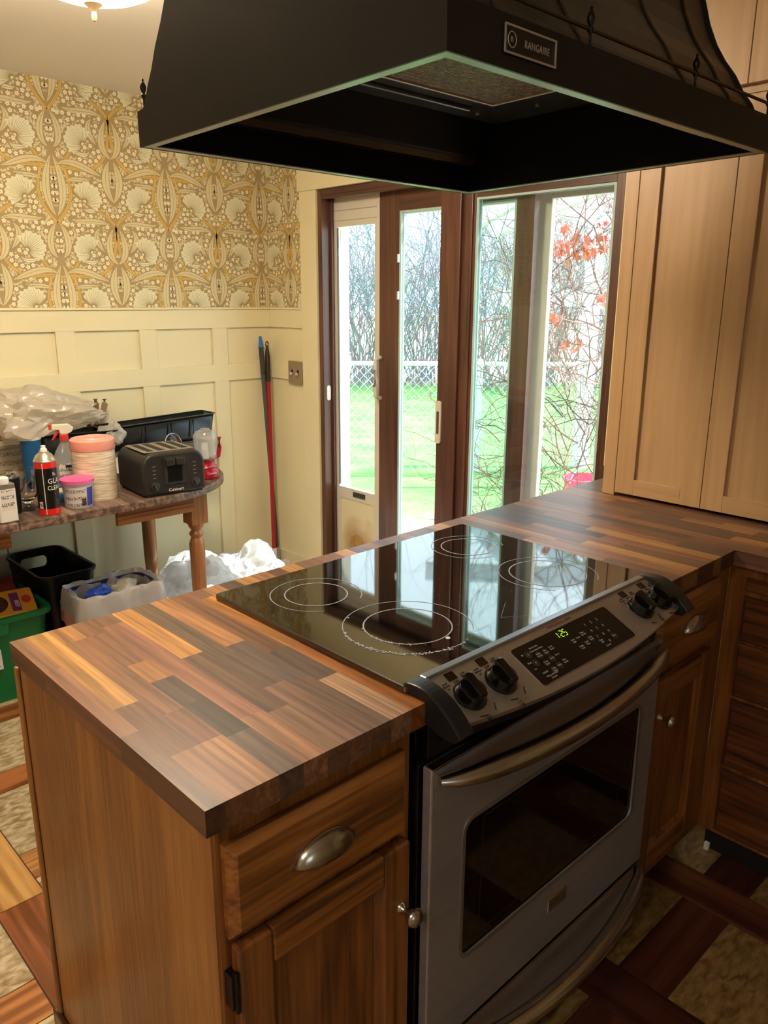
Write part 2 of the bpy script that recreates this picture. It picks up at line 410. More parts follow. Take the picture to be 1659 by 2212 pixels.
def addrib(path, w, mat, order, kind='leaf', vein=True):
    if kind == 'leaf': f = lambda t: w*max(.02, sin(pi*min(1, t*1.02))**.75)
    elif kind == 'tip': f = lambda t: w*max(.05, (1-t)**.5)
    else: f = lambda t: w
    o = .0016
    for k, (mt, g_) in enumerate(((1, o), (mat, 0))):
        L, R = ribbon(path, lambda t: f(t)+g_)
        shapes.append((order+k*.4, mt, [[L[i], L[i+1], R[i+1], R[i]] for i in range(len(L)-1)]))
    if vein:
        L, R = ribbon(path[1:-1], lambda t: .0008)
        shapes.append((order+.6, 1, [[L[i], L[i+1], R[i+1], R[i]] for i in range(len(L)-1)]))
    for p in path: occ.append((p[0], p[1], w*.9))
def flower(cx, cy, ang, R, order):
    n = 60; pts = []
    for i in range(n+1):
        a = ang-1.75+3.5*i/n
        r = R*(1-.10*abs(sin(4.5*i/n*pi)))*(1+.05*sin(23*i/n*pi))*(1-.12*abs((i/n-.5)*2)**3)
        pts.append((cx+r*cos(a), cy+r*sin(a)))
    c = (cx-R*.25*cos(ang), cy-R*.25*sin(ang))
    big = [(c[0]+(p[0]-c[0])*1.03, c[1]+(p[1]-c[1])*1.03) for p in pts]
    shapes.append((order, 1, [[c, big[i], big[i+1]] for i in range(n)]))
    shapes.append((order+.3, 3, [[c, pts[i], pts[i+1]] for i in range(n)]))
    v = []
    for k in range(19):
        i = 3+k*3; p = pts[i]; f = .94 if k % 2 else .8
        a = (c[0]+(p[0]-c[0])*.12, c[1]+(p[1]-c[1])*.12); mdd = (c[0]+(p[0]-c[0])*.55, c[1]+(p[1]-c[1])*.55); e = (c[0]+(p[0]-c[0])*f, c[1]+(p[1]-c[1])*f)
        nx, ny = -(p[1]-c[1]), (p[0]-c[0]); d = sqrt(nx*nx+ny*ny); bow = .006*(k-9)/9; mdd = (mdd[0]+nx/d*bow, mdd[1]+ny/d*bow)
        L, Rr = ribbon([a, mdd, e], lambda t: .0010*(1-t*.6))
        v += [[L[j], L[j+1], Rr[j+1], Rr[j]] for j in range(2)]
    shapes.append((order+.55, 1, v))
    for rr in (0, .25, .5, .75):
        for k in range(9):
            a = ang-1.7+3.4*k/8; occ.append((cx+R*rr*cos(a), cy+R*rr*sin(a), R*.22))
# half tile design u 0..0.26 (mirrored), v 0..0.44
addrib(bez((0, .0), (.05, .06), (.09, .10), (.055, .20)), .0055, 4, 2, 'band')
addrib(bez((.055, .20), (.035, .27), (.10, .30), (.13, .335)), .005, 4, 2.1, 'band')
addrib(bez((.0, .22), (.06, .24), (.14, .20), (.20, .25)), .0055, 4, 2.2, 'band')
addrib(bez((.20, .25), (.24, .28), (.255, .33), (.26, .44)), .0055, 4, 2.3, 'band')
addrib(bez((.26, .0), (.225, .05), (.20, .04), (.165, .085)), .005, 4, 2.4, 'band')
addrib(bez((.004, .03), (.05, .10), (.04, .19), (.004, .27)), .015, 2, 3)
addrib(bez((.012, .30), (.055, .33), (.04, .40), (.008, .44)), .013, 2, 3.2)
addrib(bez((.26, .10), (.215, .16), (.225, .22), (.25, .27)), .016, 2, 3.4)
addrib(bez((.26, .28), (.21, .31), (.215, .37), (.245, .43)), .014, 2, 3.6)
addrib(bez((.02, .235), (.08, .27), (.15, .225), (.21, .205)), .013, 2, 5)
addrib(bez((.06, .02), (.12, .0), (.17, .03), (.235, .005)), .012, 2, 5.3)
addrib(bez((.05, .17), (.08, .19), (.12, .175), (.165, .19)), .009, 2, 5.6)
addrib(bez((.185, .43), (.15, .40), (.17, .36), (.20, .33)), .012, 2, 5.8)
flower(.128, .335, 2.5, .072, 7)
flower(.135, .108, .9, .074, 7.6)
addrib(bez((.10, .285), (.12, .29), (.15, .27), (.165, .30)), .008, 3, 8.2)
addrib(bez((.12, .065), (.14, .05), (.165, .07), (.17, .05)), .008, 3, 8.4)
rnd = random.Random(3)
def free(x, y, r): return all((x-a)**2+(y-b)**2 > (r+c)**2 for a, b, c in occ)
k = 0
for tr_ in range(11000):
    x, y = rnd.uniform(.004, .256), rnd.uniform(0, TH)
    if tr_ < 1600:
        if not free(x, y, .0115): continue
        a0 = rnd.random()*6
        for mt, R, od in ((1, .0118, 9.0), (6, .0102, 9.2)):
            ps = [[(x, y)]+[(x+R*(.62+.38*abs(cos(2.5*(a))))*cos(a+a0), y+R*(.62+.38*abs(cos(2.5*(a))))*sin(a+a0)) for a in (2*pi*i/20, 2*pi*(i+1)/20)] for i in range(20)]
            shapes.append((od, mt, ps))
        shapes.append((9.4, 4, [[(x+.0022*cos(a), y+.0022*sin(a)) for a in (0, 1.05, 2.1, 3.14, 4.2, 5.2)]]))
        occ.append((x, y, .0105))
    else:
        s_ = rnd.choice((.0105, .009, .008)) if tr_ < 3500 else (.0062 if tr_ < 7000 else .0042)
        if not free(x, y, s_): continue
        a0 = rnd.random()*6.28; l_ = s_*1.25
        p0 = (x-l_*cos(a0), y-l_*sin(a0)); p3 = (x+l_*cos(a0), y+l_*sin(a0))
        pth = bez(p0, (x-l_*.3*cos(a0)-.002*sin(a0), y-l_*.3*sin(a0)+.002*cos(a0)), (x+l_*.3*cos(a0), y+l_*.3*sin(a0)), p3, 6)
        L, R = ribbon(pth, lambda t: s_*.72*max(.03, sin(pi*t)**.8))
        shapes.append((1.0, 5, [[L[i], L[i+1], R[i+1], R[i]] for i in range(6)]))
        L, R = ribbon(pth[:-1], lambda t: .0005)
        shapes.append((1.3, 1, [[L[i], L[i+1], R[i+1], R[i]] for i in range(5)]))
        occ.append((x, y, s_*.62))
shapes.sort(key=lambda s: s[0])
def clip(poly, axis, val, keep_less):
    out = []; m = len(poly)
    for i in range(m):
        p, q = poly[i], poly[(i+1) % m]
        ip = (p[axis] <= val) if keep_less else (p[axis] >= val); iq = (q[axis] <= val) if keep_less else (q[axis] >= val)
        if ip: out.append(p)
        if ip != iq:
            t = (val-p[axis])/(q[axis]-p[axis]); out.append((p[0]+t*(q[0]-p[0]), p[1]+t*(q[1]-p[1])))
    return out
def paper(mb, ulo, uhi, u0, z0, z1, place):
    """u runs along the wall; place(u,z,h)->3d"""
    i0 = int(math.floor((ulo-u0)/TW))-1; i1 = int(math.ceil((uhi-u0)/TW))+1
    for i in range(i0, i1+1):
        for j in range(-1, 4):
            for mir in (1, -1):
                cx = u0+i*TW; zb = 1.447+j*TH-.08
                if cx+.27 < ulo or cx-.27 > uhi: continue
                for oi, (od, mt, polys) in enumerate(shapes):
                    h = .0006+od*.0002
                    for pl in polys:
                        pts = [(cx+mir*p[0], zb+p[1]) for p in pl]
                        xs = [p[0] for p in pts]; zs = [p[1] for p in pts]
                        if max(xs) < ulo or min(xs) > uhi or max(zs) < z0 or min(zs) > z1: continue
                        for ax, v, kl in ((0, uhi, True), (0, ulo, False), (1, z1, True), (1, z0, False)):
                            if len(pts) >= 3: pts = clip(pts, ax, v, kl)
                        if len(pts) < 3: continue
                        a = sum(pts[q][0]*pts[(q+1) % len(pts)][1]-pts[(q+1) % len(pts)][0]*pts[q][1] for q in range(len(pts)))
                        if abs(a) < 1e-9: continue
                        if a < 0: pts = pts[::-1]
                        mb.quad([place(p[0], p[1], h) for p in pts], mi=mt)
mb = MB()
mb.box((XL, Y1-.0005, 1.458), (X1-.0005, Y1, ZC), mi=0); mb.box((X1-.0005, 2.505, 1.458), (X1, Y1-.0005, ZC), mi=0)
paper(mb, -.75, X1-.001, 2.075, 1.458, ZC, lambda u, z, h: (u, Y1-h, z))
paper(mb, -Y1+.001, -2.505, -Y1-.07, 1.458, ZC, lambda u, z, h: (X1-h, -u, z))
wp = mb.build('wallpaper', WPM); struct(wp); wp['label'] = 'gold and cream floral wallpaper above the wainscot'

# ------------------------------------------------------------------ ceiling lamps
def lampmat(name, col, s):
    m, n, l, b = newmat(name); b.inputs['Base Color'].default_value = lin('e8d8b0'); b.inputs['Emission Color'].default_value = lin(col); b.inputs['Emission Strength'].default_value = s
    b.inputs['Roughness'].default_value = .3
    return m
def ceiling_lamp(loc, label, power, R=.2, col='fff0d6'):
    t = thing('ceiling_lamp', label, 'lamp', (loc[0], loc[1], ZC))
    bm_ = simple('lamp_brass', 'b89a76', .35, .6)
    mb = MB(); M = TR(*loc[:2], 0)
    mb.lathe([(.0, ZC), (.065, ZC), (.07, ZC-.012), (.03, ZC-.035), (.012, ZC-.05), (.009, loc[2]+.04), (.0, loc[2]+.04)][::-1], M)
    mb.build('canopy', bm_, t, smooth=True)
    mb = MB(); zb = loc[2]+.018
    prof = [(.001, zb)]+[(R*sin(a), zb+.11*(1-cos(a))) for a in [i*pi/2/12 for i in range(1, 13)]]
    prof += [(R+.006, zb+.116), (R, zb+.122), (R-.008, zb+.112)]
    mb.lathe(prof, M, n=40, cap=False)
    mb.build('glass_bowl', lampmat('lamp_glass_%d' % int(power), col, power), t, smooth=True)
    mb = MB(); z = loc[2]
    mb.lathe([(.0, z-.025), (.004, z-.024), (.0065, z-.018), (.0065, z-.012), (.005, z-.006), (.006, z-.004), (.011, z+.002), (.021, z+.010), (.022, z+.017), (.018, z+.021), (0, z+.022)], M, n=20)
    mb.build('finial', bm_, t, smooth=True)
    return t
ceiling_lamp((.535, 1.245, 2.150), 'lit glass bowl ceiling lamp with small brass finial over the dining end', DINING_LAMP)
ceiling_lamp((-1.55, -.45, 2.12), 'second glass bowl ceiling lamp over the kitchen floor', KITCHEN_LAMP, .22, 'fff2e0')

# ------------------------------------------------------------------ patio door
d = thing('door_1', None, None, (X1, DY0, 0)); d['kind'] = 'structure'; d['label'] = 'brown wooden sliding patio door with two tall glass panels'
# frame
mb = MB()
mb.box((X1-.004, DY1-.03, 0), (X1+.16, DY1, DZ)); mb.box((X1+.045, DY1-.045, 0), (X1+.058, DY1-.03, DZ-.03)); mb.box((X1+.10, DY1-.04, 0), (X1+.16, DY1-.03, DZ-.03))
mb.box((X1-.004, DY0, 0), (X1+.16, DY0+.022, DZ))
mb.build('jamb', REDWOOD, d, bevel=.002)
mb = MB(); mb.box((X1-.004, DY0+.022, DZ-.028), (X1+.16, DY1-.03, DZ)); mb.box((X1-.004, DY0+.022, DZ-.045), (X1+.02, DY1-.03, DZ-.028)); mb.build('head', REDWOOD_Y, d, bevel=.002)
MB().box((X1+.098, DY1-.034, .03), (X1+.162, DY1-.0295, DZ-.03)).box((X1+.098, DY1-.050, .03), (X1+.150, DY1-.034, DZ-.03)).build('outer_jamb_cover', ALU, d, split=True)
MB().box((X1-.004, DY0+.022, 0), (X1+.17, DY1-.03, .03)).build('sill', ALU, d, bevel=.002)
def panel(x0, x1, ya, yb, zb, zt, st, top, bot, nm, lead=None):
    p = MB(); p.box((x0, ya, zb), (x1, ya+st[0], zt)); p.box((x0, yb-st[1], zb), (x1, yb, zt))
    f = p.build(nm, REDWOOD, d, bevel=.002)
    q = MB(); q.box((x0+.001, ya+st[0], zt-top), (x1-.001, yb-st[1], zt)); q.box((x0+.001, ya+st[0], zb), (x1-.001, yb-st[1], zb+bot))
    # glazing bead
    q.build('rail', REDWOOD_Y, f, bevel=.0015, split=True)
    xm = (x0+x1)/2
    r = MB(); w = .011
    r.box((xm-.012, yb-st[1]-w, zb+bot), (xm+.012, yb-st[1], zt-top)); r.box((xm-.012, ya+st[0], zb+bot), (xm+.012, ya+st[0]+w, zt-top))
    r.box((xm-.012, ya+st[0]+w, zt-top-.008), (xm+.012, yb-st[1]-w, zt-top))
    r.build('gasket', AQUA, f, split=True)
    MB().box((xm-.006, ya+st[0]+w, zb+bot), (xm+.006, yb-st[1]-w, zt-top-.008)).build('glass_pane', GLASS, f)
    return f
# fixed panel (room side): wide meeting stile with a second moulding
fx = panel(2.135, 2.168, DY0+.022, 1.60, .03, 1.972, (.03, .186), .083, .12, 'fixed_panel')
MB().box((2.120, 1.478, .03), (2.1355, 1.552, 1.972)).box((2.128, 1.424, .03), (2.1355, 1.440, 1.95)).build('stile_moulding', REDWOOD, fx, bevel=.003, split=True)
sl = panel(2.182, 2.214, 1.165, 2.018, .03, 1.972, (.085, .125), .095, .12, 'sliding_panel')
# screen stile outside
MB().box((2.25, 1.135, .03), (2.275, 1.212, 1.90)).box((2.252, DY0+.03, 1.872), (2.273, 1.135, 1.90)).box((2.252, 1.212, 1.872), (2.273, 2.34, 1.90)).build('screen_frame', ALU, d, bevel=.003, split=True)
# latches and handles
mb = MB(); M = Matrix(((0, 0, -1, 2.135), (-1, 0, 0, 1.583), (0, 1, 0, 1.0), (0, 0, 0, 1)))
mb = MB(); mb.M = Matrix(((0, 0, -1, 2.135), (1, 0, 0, 0), (0, 1, 0, 0), (0, 0, 0, 1)))
mb.prism(rrect(1.567, .888, 1.600, 1.075, .012), 0, .010); mb.build('latch_plate', CREAMP, fx, bevel=.002)
mb = MB(); mb.M = Matrix(((0, 0, -1, 2.1255), (1, 0, 0, 0), (0, 1, 0, 0), (0, 0, 0, 1)))
mb.prism(rrect(1.577, .93, 1.590, 1.03, .006), 0, .002); mb.build('latch_recess', simple('latch_shadow_metal', '6b5f50', .4, .5), fx)
mb = MB(); mb.tube([(2.182, 2.008, 1.045), (2.150, 2.008, 1.055), (2.143, 2.006, 1.10), (2.143, 2.006, 1.18), (2.150, 2.008, 1.225), (2.182, 2.008, 1.235)], .010, n=10)
mb.build('pull_handle', ALU, sl, smooth=True)
mb = MB(); mb.M = Matrix(((0, 0, -1, 2.165), (1, 0, 0, 0), (0, 1, 0, 0), (0, 0, 0, 1)))
mb = MB(); mb.M = Matrix(((1, 0, 0, 0), (0, 0, -1, DY1-.030), (0, 1, 0, 0), (0, 0, 0, 1)))
mb.prism(rrect(2.132, 1.005, 2.156, 1.080, .011), 0, .006); ks = mb.build('strike_plate', WHITEP, d, bevel=.001)
# small white clips on the sliding panel edge
mb = MB()
for z in (1.66, 1.50): mb.box((2.172, 1.885, z), (2.182, 1.893, z+.035))
mb.build('clip', WHITEP, sl, bevel=.001, split=True)
# pet door insert
t = thing('pet_door_panel', 'white aluminium pet door insert with tall narrow window and pale flap in the open patio doorway', 'pet door', (2.2, 2.18, .03))
ya, yb = 2.022, 2.350; xa, xb = 2.186, 2.208
mb = MB(); mb.M = Matrix(((0, 0, 1, xa), (1, 0, 0, 0), (0, 1, 0, 0), (0, 0, 0, 1)))
mb.prism([(ya, .03), (yb, .03), (yb, 1.972), (ya, 1.972)], 0, xb-xa, holes=[[(ya+.032, .56), (yb-.028, .56), (yb-.028, 1.835), (ya+.032, 1.835)], [(ya+.04, .13), (yb-.035, .13), (yb-.035, .50), (ya+.04, .50)]])
fr = mb.build('frame', ALU, t, bevel=.0015)
MB().box((xa-.002, ya+.02, 1.905), (xa, yb, 1.908)).box((xa-.002, ya+.02, 1.86), (xa, yb, 1.8625)).build('frame_seam', simple('seam_grey', 'a8a090', .6), fr)
MB().box((xa+.008, ya+.03, .555), (xa+.014, yb-.026, 1.838)).build('window_pane', GLASS, t)
MB().box((xa+.0, yb-.032, .57), (xa+.008, yb-.028, 1.83)).build('weather_strip', simple('dark_strip', '4c5450', .5), fr)
FLAPM, n, l, b = newmat('pet_flap_vinyl')
tc = n.new('ShaderNodeTexCoord'); nz = n.new('ShaderNodeTexNoise'); nz.inputs['Scale'].default_value = 7; nz.inputs['Detail'].default_value = 4; l.new(tc.outputs['Object'], nz.inputs['Vector'])
vl = n.new('ShaderNodeVectorMath'); vl.operation = 'DISTANCE'; vl.inputs[1].default_value = (0, .0, .24); l.new(tc.outputs['Object'], vl.inputs[0])
ad = n.new('ShaderNodeMath'); ad.operation = 'ADD'; l.new(vl.outputs['Value'], ad.inputs[0]); m2 = n.new('ShaderNodeMath'); m2.operation = 'MULTIPLY_ADD'; m2.inputs[1].default_value = .22; m2.inputs[2].default_value = -.11; l.new(nz.outputs[0], m2.inputs[0]); l.new(m2.outputs[0], ad.inputs[1])
rp = n.new('ShaderNodeValToRGB'); rp.color_ramp.elements[0].position = .02; rp.color_ramp.elements[0].color = lin('b08a4e'); rp.color_ramp.elements[1].position = .15; rp.color_ramp.elements[1].color = lin('e2d9b4'); l.new(ad.outputs[0], rp.inputs[0])
l.new(rp.outputs[0], b.inputs['Base Color']); b.inputs['Roughness'].default_value = .35
b.inputs['Subsurface Weight'].default_value = .0
fp = MB().box((xa+.006, ya+.036, .135), (xa+.012, yb-.031, .505)).build('flap', FLAPM, t)
mb = MB()
for r in (.045, .03):
    mb.tube([(xa+.004, 2.188+r*cos(a), .27+r*1.0*sin(a)) for a in [2*pi*i/28 for i in range(28)]], .0018, n=5, closed=True)
mb.box((xa+.003, 2.168, .262), (xa+.006, 2.208, .278)); mb.build('embossed_mark', simple('flap_emboss', 'b7924f', .5), fp)
MB().box((xa-.004, ya+.10, .520), (xa, ya+.19, .545)).build('worn_patch', simple('latch_dark', '3c3a36', .6), fr)

# switch plate
t = thing('light_switch_plate', 'brushed metal double light switch plate beside the patio door', 'light switch', (X1-.014, 2.565, 1.13))
mb = MB(); mb.M = Matrix(((0, 0, -1, X1-.0145), (1, 0, 0, 0), (0, 1, 0, 0), (0, 0, 0, 1)))
mb.prism(rrect(2.508, 1.073, 2.624, 1.19, .004), 0, .006); mb.build('plate', simple('plate_metal', 'a08c78', .4, .5), t, bevel=.002)
for yy in (2.542, 2.590):
    MB().box((X1-.022, yy-.006, 1.118), (X1-.0205, yy+.006, 1.146)).build('slot', BLKM, t)
    MB().box((X1-.034, yy-.004, 1.120), (X1-.021, yy+.004, 1.132)).build('toggle', CREAMP, t, bevel=.001)
# outlet
t = thing('wall_outlet', 'metal wall outlet plate low on the panelled wall', 'outlet', (.635, Y1-.014, .39))
MB().box((.60, Y1-.006, .335), (.675, Y1-.0005, .445)).build('plate', simple('outlet_metal', '8c8478', .4, .5), t, bevel=.002)
mb = MB()
for z in (.365, .412): mb.cyl((.6375, Y1-.006, z), (.6375, Y1-.008, z), .014)
mb.build('socket', simple('socket_brown', '5a5248', .5), t, split=True)

# ------------------------------------------------------------------ countertop
ZT = .914; TH_ = .038
cols = [ # x0,x1,[(y0,y1,hex)]
 (0, .028, [(0, .221, '7d5844'), (.221, .49, 'a87658'), (.49, .65, '9a6c50')]),
 (.028, .068, [(0, .132, 'a8744e'), (.132, .30, '8d5f42'), (.30, .65, 'd09a55')]),
 (.068, .108, [(0, .133, 'c08a60'), (.133, .236, '946148'), (.236, .575, '9d6c4c'), (.575, .65, 'b9804c')]),
 (.108, .148, [(0, .122, '80675a'), (.122, .24, '54423a'), (.24, .34, '5c4a40'), (.34, .42, 'b87e50'), (.42, .575, '8a5c44'), (.575, .65, '84583e')]),
 (.148, .188, [(0, .150, 'b98565'), (.150, .60, 'a36e58'), (.60, .65, '7d5540')]),
 (.188, .228, [(0, .138, '947058'), (.138, .384, '705244'), (.384, .65, 'd09552')]),
 (.228, .268, [(0, .205, '97715f'), (.205, .346, '6c564c'), (.346, .65, '6e5646')]),
 (.268, .308, [(0, .19, '866650'), (.19, .374, '67544c'), (.374, .65, 'b98152')]),
 (.308, .348, [(0, .167, 'c49a78'), (.167, .303, '5c463c'), (.303, .65, '7d5136')]),
 (.348, .385, [(0, .30, 'a9692f'), (.30, .60, 'c0813e'), (.60, .65, '7c5442')])]
WC = ['6f4a38', '7e543e', '8c5c42', '5e4438', '9a6a4a', '54403a', '84604c', '6a4a3c', 'a87850', '745040']
rnd = random.Random(11)
mb = MB()
def plank(x0, x1, y0, y1, hx, seed):
    c = lin(hx); mb.box((x0, y0, ZT-TH_), (x1, y1, ZT), col=(c[0], c[1], c[2], seed))
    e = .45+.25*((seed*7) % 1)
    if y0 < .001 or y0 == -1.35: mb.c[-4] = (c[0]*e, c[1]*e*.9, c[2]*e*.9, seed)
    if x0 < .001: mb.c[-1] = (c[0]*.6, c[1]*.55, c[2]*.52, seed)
for x0, x1, segs in cols:
    for a, b_, h in segs: plank(x0, x1, a, b_, h, rnd.random())
x = .385
CX1 = 1.122; CYB = .592
while x < X1-.001:
    x1 = min(x+.040, X1)
    if abs(x1-CX1) < .02: x1 = CX1
    if x < 1.475 < x1: x1 = 1.475
    lo = CYB if x < CX1-.001 else (0 if x < 1.474 else -1.35)
    y = lo
    if x < 1.60: back = .65
    else: back = .65
    first = True
    while y < back-.001:
        L = rnd.uniform(.10, .36) if first else rnd.uniform(.18, .42); first = False
        y2 = min(y+L, back)
        if back-y2 < .03: y2 = back
        plank(x, x1, y, y2, rnd.choice(WC) if rnd.random() > .08 else 'b8874e', rnd.random()); y = y2
    x = x1
ct = mb.build('countertop', WALNUT); tag(ct, 'L-shaped walnut butcher block countertop around the black cooktop', 'countertop')
# ------------------------------------------------------------------ oak cabinets
def bevel_front(mb, w, h, t, M, edge=.012):
    """drawer slab facing -y in local frame: x 0..w, z 0..h, y 0 (back) .. -t"""
    e = edge
    vs = [(0, 0, 0), (w, 0, 0), (w, 0, h), (0, 0, h), (0, -t*.45, 0), (w, -t*.45, 0), (w, -t*.45, h), (0, -t*.45, h), (e, -t, e), (w-e, -t, e), (w-e, -t, h-e), (e, -t, h-e)]
    fs = [(0, 3, 2, 1)]
    for a, b_ in ((0, 4), (4, 8)):
        for i in range(4): j = (i+1) % 4; fs.append((a+i, a+j, b_+j, b_+i))
    fs.append((8, 9, 10, 11))
    mb.add(vs, fs, M)
def door_parts(parent, w, h, t, M, vert=OAK_V, hor=OAK_H, rail=.055, name='door'):
    mb = MB(); mb.M = M
    e = .007
    # stiles with chamfered outer edge through the bevel modifier
    mb.box((0, -t, 0), (rail, 0, h)); mb.box((w-rail, -t, 0), (w, 0, h))
    dr = mb.build(name, vert, parent, bevel=.004)
    mb = MB(); mb.M = M; mb.box((rail, -t, 0), (w-rail, 0, rail)); mb.box((rail, -t, h-rail), (w-rail, 0, h)); mb.build('rail', hor, dr, bevel=.004, split=True)
    mb = MB(); mb.M = M; b_ = .012
    mb.box((rail, -t*.35, rail), (w-rail, -.001, h-rail))
    x0, x1, z0, z1 = rail, w-rail, rail, h-rail
    # sloped bead
    vs = [(x0, -t*.85, z0), (x1, -t*.85, z0), (x1, -t*.85, z1), (x0, -t*.85, z1), (x0+b_, -t*.4, z0+b_), (x1-b_, -t*.4, z0+b_), (x1-b_, -t*.4, z1-b_), (x0+b_, -t*.4, z1-b_)]
    mb.add(vs, [(i, (i+1) % 4, 4+(i+1) % 4, 4+i) for i in range(4)])
    mb.build('centre_panel', vert, dr)
    return dr
def cup_pull(parent, M):
    mb = MB(); mb.M = M; a, h, dp = .050, .032, .021; n1, n2 = 20, 8; vs = []; fs = []
    for i in range(n1+1):
        th = pi*i/n1
        for j in range(n2+1):
            ph = (pi*.5)*j/n2
            r = sin(th)**1.05 if sin(th) > 0 else 0
            vs.append((a*cos(th), -dp*r*sin(ph)-.001, h*r*cos(ph)-.006))
    for i in range(n1):
        for j in range(n2): p = i*(n2+1)+j; fs.append((p, p+n2+1, p+n2+2, p+1))
    mb.add(vs, fs)
    o = mb.build('cup_pull', NICKEL, parent, smooth=True, solid=.0022, ang=70)
    mb = MB(); mb.M = M
    for s in (-1, 1): mb.cyl((s*.050, 0, -.003), (s*.050, -.003, -.003), .0055, n=12)
    # rim
    mb.tube([(a*cos(pi*i/20), -.0015, (h*(sin(pi*i/20)**1.05 if 0 < i < 20 else 0))-.006) for i in range(21)], .0022, n=6)
    mb.build('pull_rim', NICKEL, o, smooth=True)
    return o
def knob(parent, M, s=1.0):
    mb = MB(); mb.lathe([(.009*s, 0), (.008*s, .003*s), (.0045*s, .007*s), (.0045*s, .015*s), (.010*s, .020*s), (.0155*s, .026*s), (.0160*s, .031*s), (.012*s, .037*s), (.0, .040*s)], M @ RX(pi/2), n=24)
    return mb.build('knob', NICKEL, parent, smooth=True, ang=60)
# left end cabinet
FY = .025
t = thing('base_cabinet', 'oak base cabinet at the near end of the counter with drawer and cup pull', 'cabinet', (.02, FY, 0))
mb = MB(); mb.box((.024, FY, .10), (.372, .68, .8755)); mb.build('carcass', OAK_V, t, bevel=.001)
mb = MB(); mb.box((.020, FY+.002, .0), (.0245, .676, .870)); mb.build('end_panel', OAK_END, t)
MB().box((.012, .03, .869), (.0245, .42, .8755)).build('raw_strip', RAWWOOD, t)
mb = MB(); mb.box((.014, .684, .0), (.372, .697, .846)); mb.build('back_panel', OAK_END, t, bevel=.004)
MB().box((.0205, .676, .0), (.022, .684, .85)).build('groove', OAK_D, t)
MB().box((.03, .085, 0), (.372, .10, .10)).build('toe_kick', OAK_D, t)
mb = MB(); mb.box((.008, .60, 0), (.0195, .70, .055)); mb.box((.008, .697, 0), (.30, .709, .055)); mb.build('base_trim', OAK_Y, t, bevel=.003)
MB().box((.02, FY-.004, .858), (.372, FY+.002, .872)).build('top_moulding', OAK_H, t, bevel=.0015)
M = TR(.032, FY, .697)
mb = MB(); bevel_front(mb, .320, .141, .021, M); dr = mb.build('drawer', OAK_H, t)
cup_pull(dr, TR(.183, FY-.021, .762))
dd = door_parts(t, .318, .572, .021, TR(.038, FY, .110))
knob(dd, TR(.337, FY-.021, .567), 1.0)
mb = MB(); mb.box((.027, FY-.018, .590), (.037, FY, .645)); mb.cyl((.034, FY-.019, .585), (.034, FY-.019, .65), .0035); mb.build('hinge', simple('dark_hinge', '2a231d', .4, .7), dd, bevel=.001)
# right cabinet between range and corner
t = thing('base_cabinet', 'dark oak base cabinet between the range and the corner, half hidden by the oven door', 'cabinet', (1.13, FY, 0))
MB().box((1.128, FY, .10), (1.5225, .64, .8755)).build('carcass', OAK_V, t)
MB().box((1.128, .085, 0), (1.5225, .10, .10)).build('toe_kick', OAK_D, t)
M = TR(1.135, FY, .690); mb = MB(); bevel_front(mb, .305, .160, .021, M); dr = mb.build('drawer', OAK_H, t)
cup_pull(dr, TR(1.300, FY-.021, .768))
dd = door_parts(t, .298, .512, .021, TR(1.135, FY, .155))
knob(dd, TR(1.172, FY-.021, .577), 1.0)
# wing drawers facing -x
WX = 1.5225
t = thing('drawer_cabinet', 'dark oak drawer stack under the right wing of the counter', 'cabinet', (WX, -.02, 0))
MB().box((WX, -1.32, .10), (2.10, FY-.001, .8755)).build('carcass', OAK_V, t)
MB().box((WX+.06, -1.32, 0), (WX+.075, FY-.001, .10)).build('toe_kick', BLKM, t)
MB().box((WX+.045, .005, .0), (WX+.055, .018, .022)).build('white_foot_clip', WHITEP, t)
for k, (z0, z1) in enumerate(((.806, .838), (.672, .790), (.518, .664), (.316, .506), (.115, .300))):
    for j in range(2):
        w = .60; y1 = -.022-j*.64
        M = Matrix(((0, 1, 0, WX), (-1, 0, 0, y1), (0, 0, 1, z0), (0, 0, 0, 1)))
        mb = MB(); bevel_front(mb, w, z1-z0, .021, M, .010 if k else .006); dr = mb.build('drawer', OAK_Y, t)
        if k in (1, 2): cup_pull(dr, M @ TR(w/2, -.021, (z1-z0)/2))

# ------------------------------------------------------------------ upper cabinets on the right wall
CXF = 1.7587
t = thing('wall_cabinet', 'light maple shaker wall cabinet standing just above the counter', 'cabinet', (CXF, .54, .92))
mb = MB(); mb.box((CXF+.02, -.80, .922), (X1-.001, .535, 2.006)); mb.build('carcass', MAPLE, t)
mb = MB(); mb.box((CXF, .4995, .9145), (CXF+.02, .540, 2.006)); mb.build('filler_strip', MAPLE, t, bevel=.0008)
def shaker(par, y1, w, z0, z1, nm='door'):
    x0 = CXF; r = .062; y0 = y1-w
    mb = MB(); mb.box((x0, y0, z0), (x0+.019, y0+r, z1)); mb.box((x0, y1-r, z0), (x0+.019, y1, z1)); f = mb.build(nm, MAPLE, par, bevel=.0012)
    mb = MB(); mb.box((x0, y0+r, z0), (x0+.019, y1-r, z0+.048)); mb.box((x0, y0+r, z1-.052), (x0+.019, y1-r, z1)); mb.build('rail', MAPLE_H, f, bevel=.0012, split=True)
    mb = MB(); mb.box((x0+.010, y0+r, z0+.048), (x0+.017, y1-r, z1-.052)); mb.build('centre_panel', MAPLE, f)
yy = .4975
for k in range(4):
    shaker(t, yy, .2725, .924, 1.990); yy -= .2745
t = thing('upper_wall_cabinet', 'small maple top cabinet with shaker doors above the tall wall cabinet', 'cabinet', (CXF, .54, 2.01))
MB().box((CXF+.02, -.80, 2.008), (X1-.001, .540, ZC-.001)).build('carcass', MAPLE, t)
yy = .4975
for k in range(4):
    shaker(t, yy, .2725, 2.027, ZC-.012); yy -= .2745
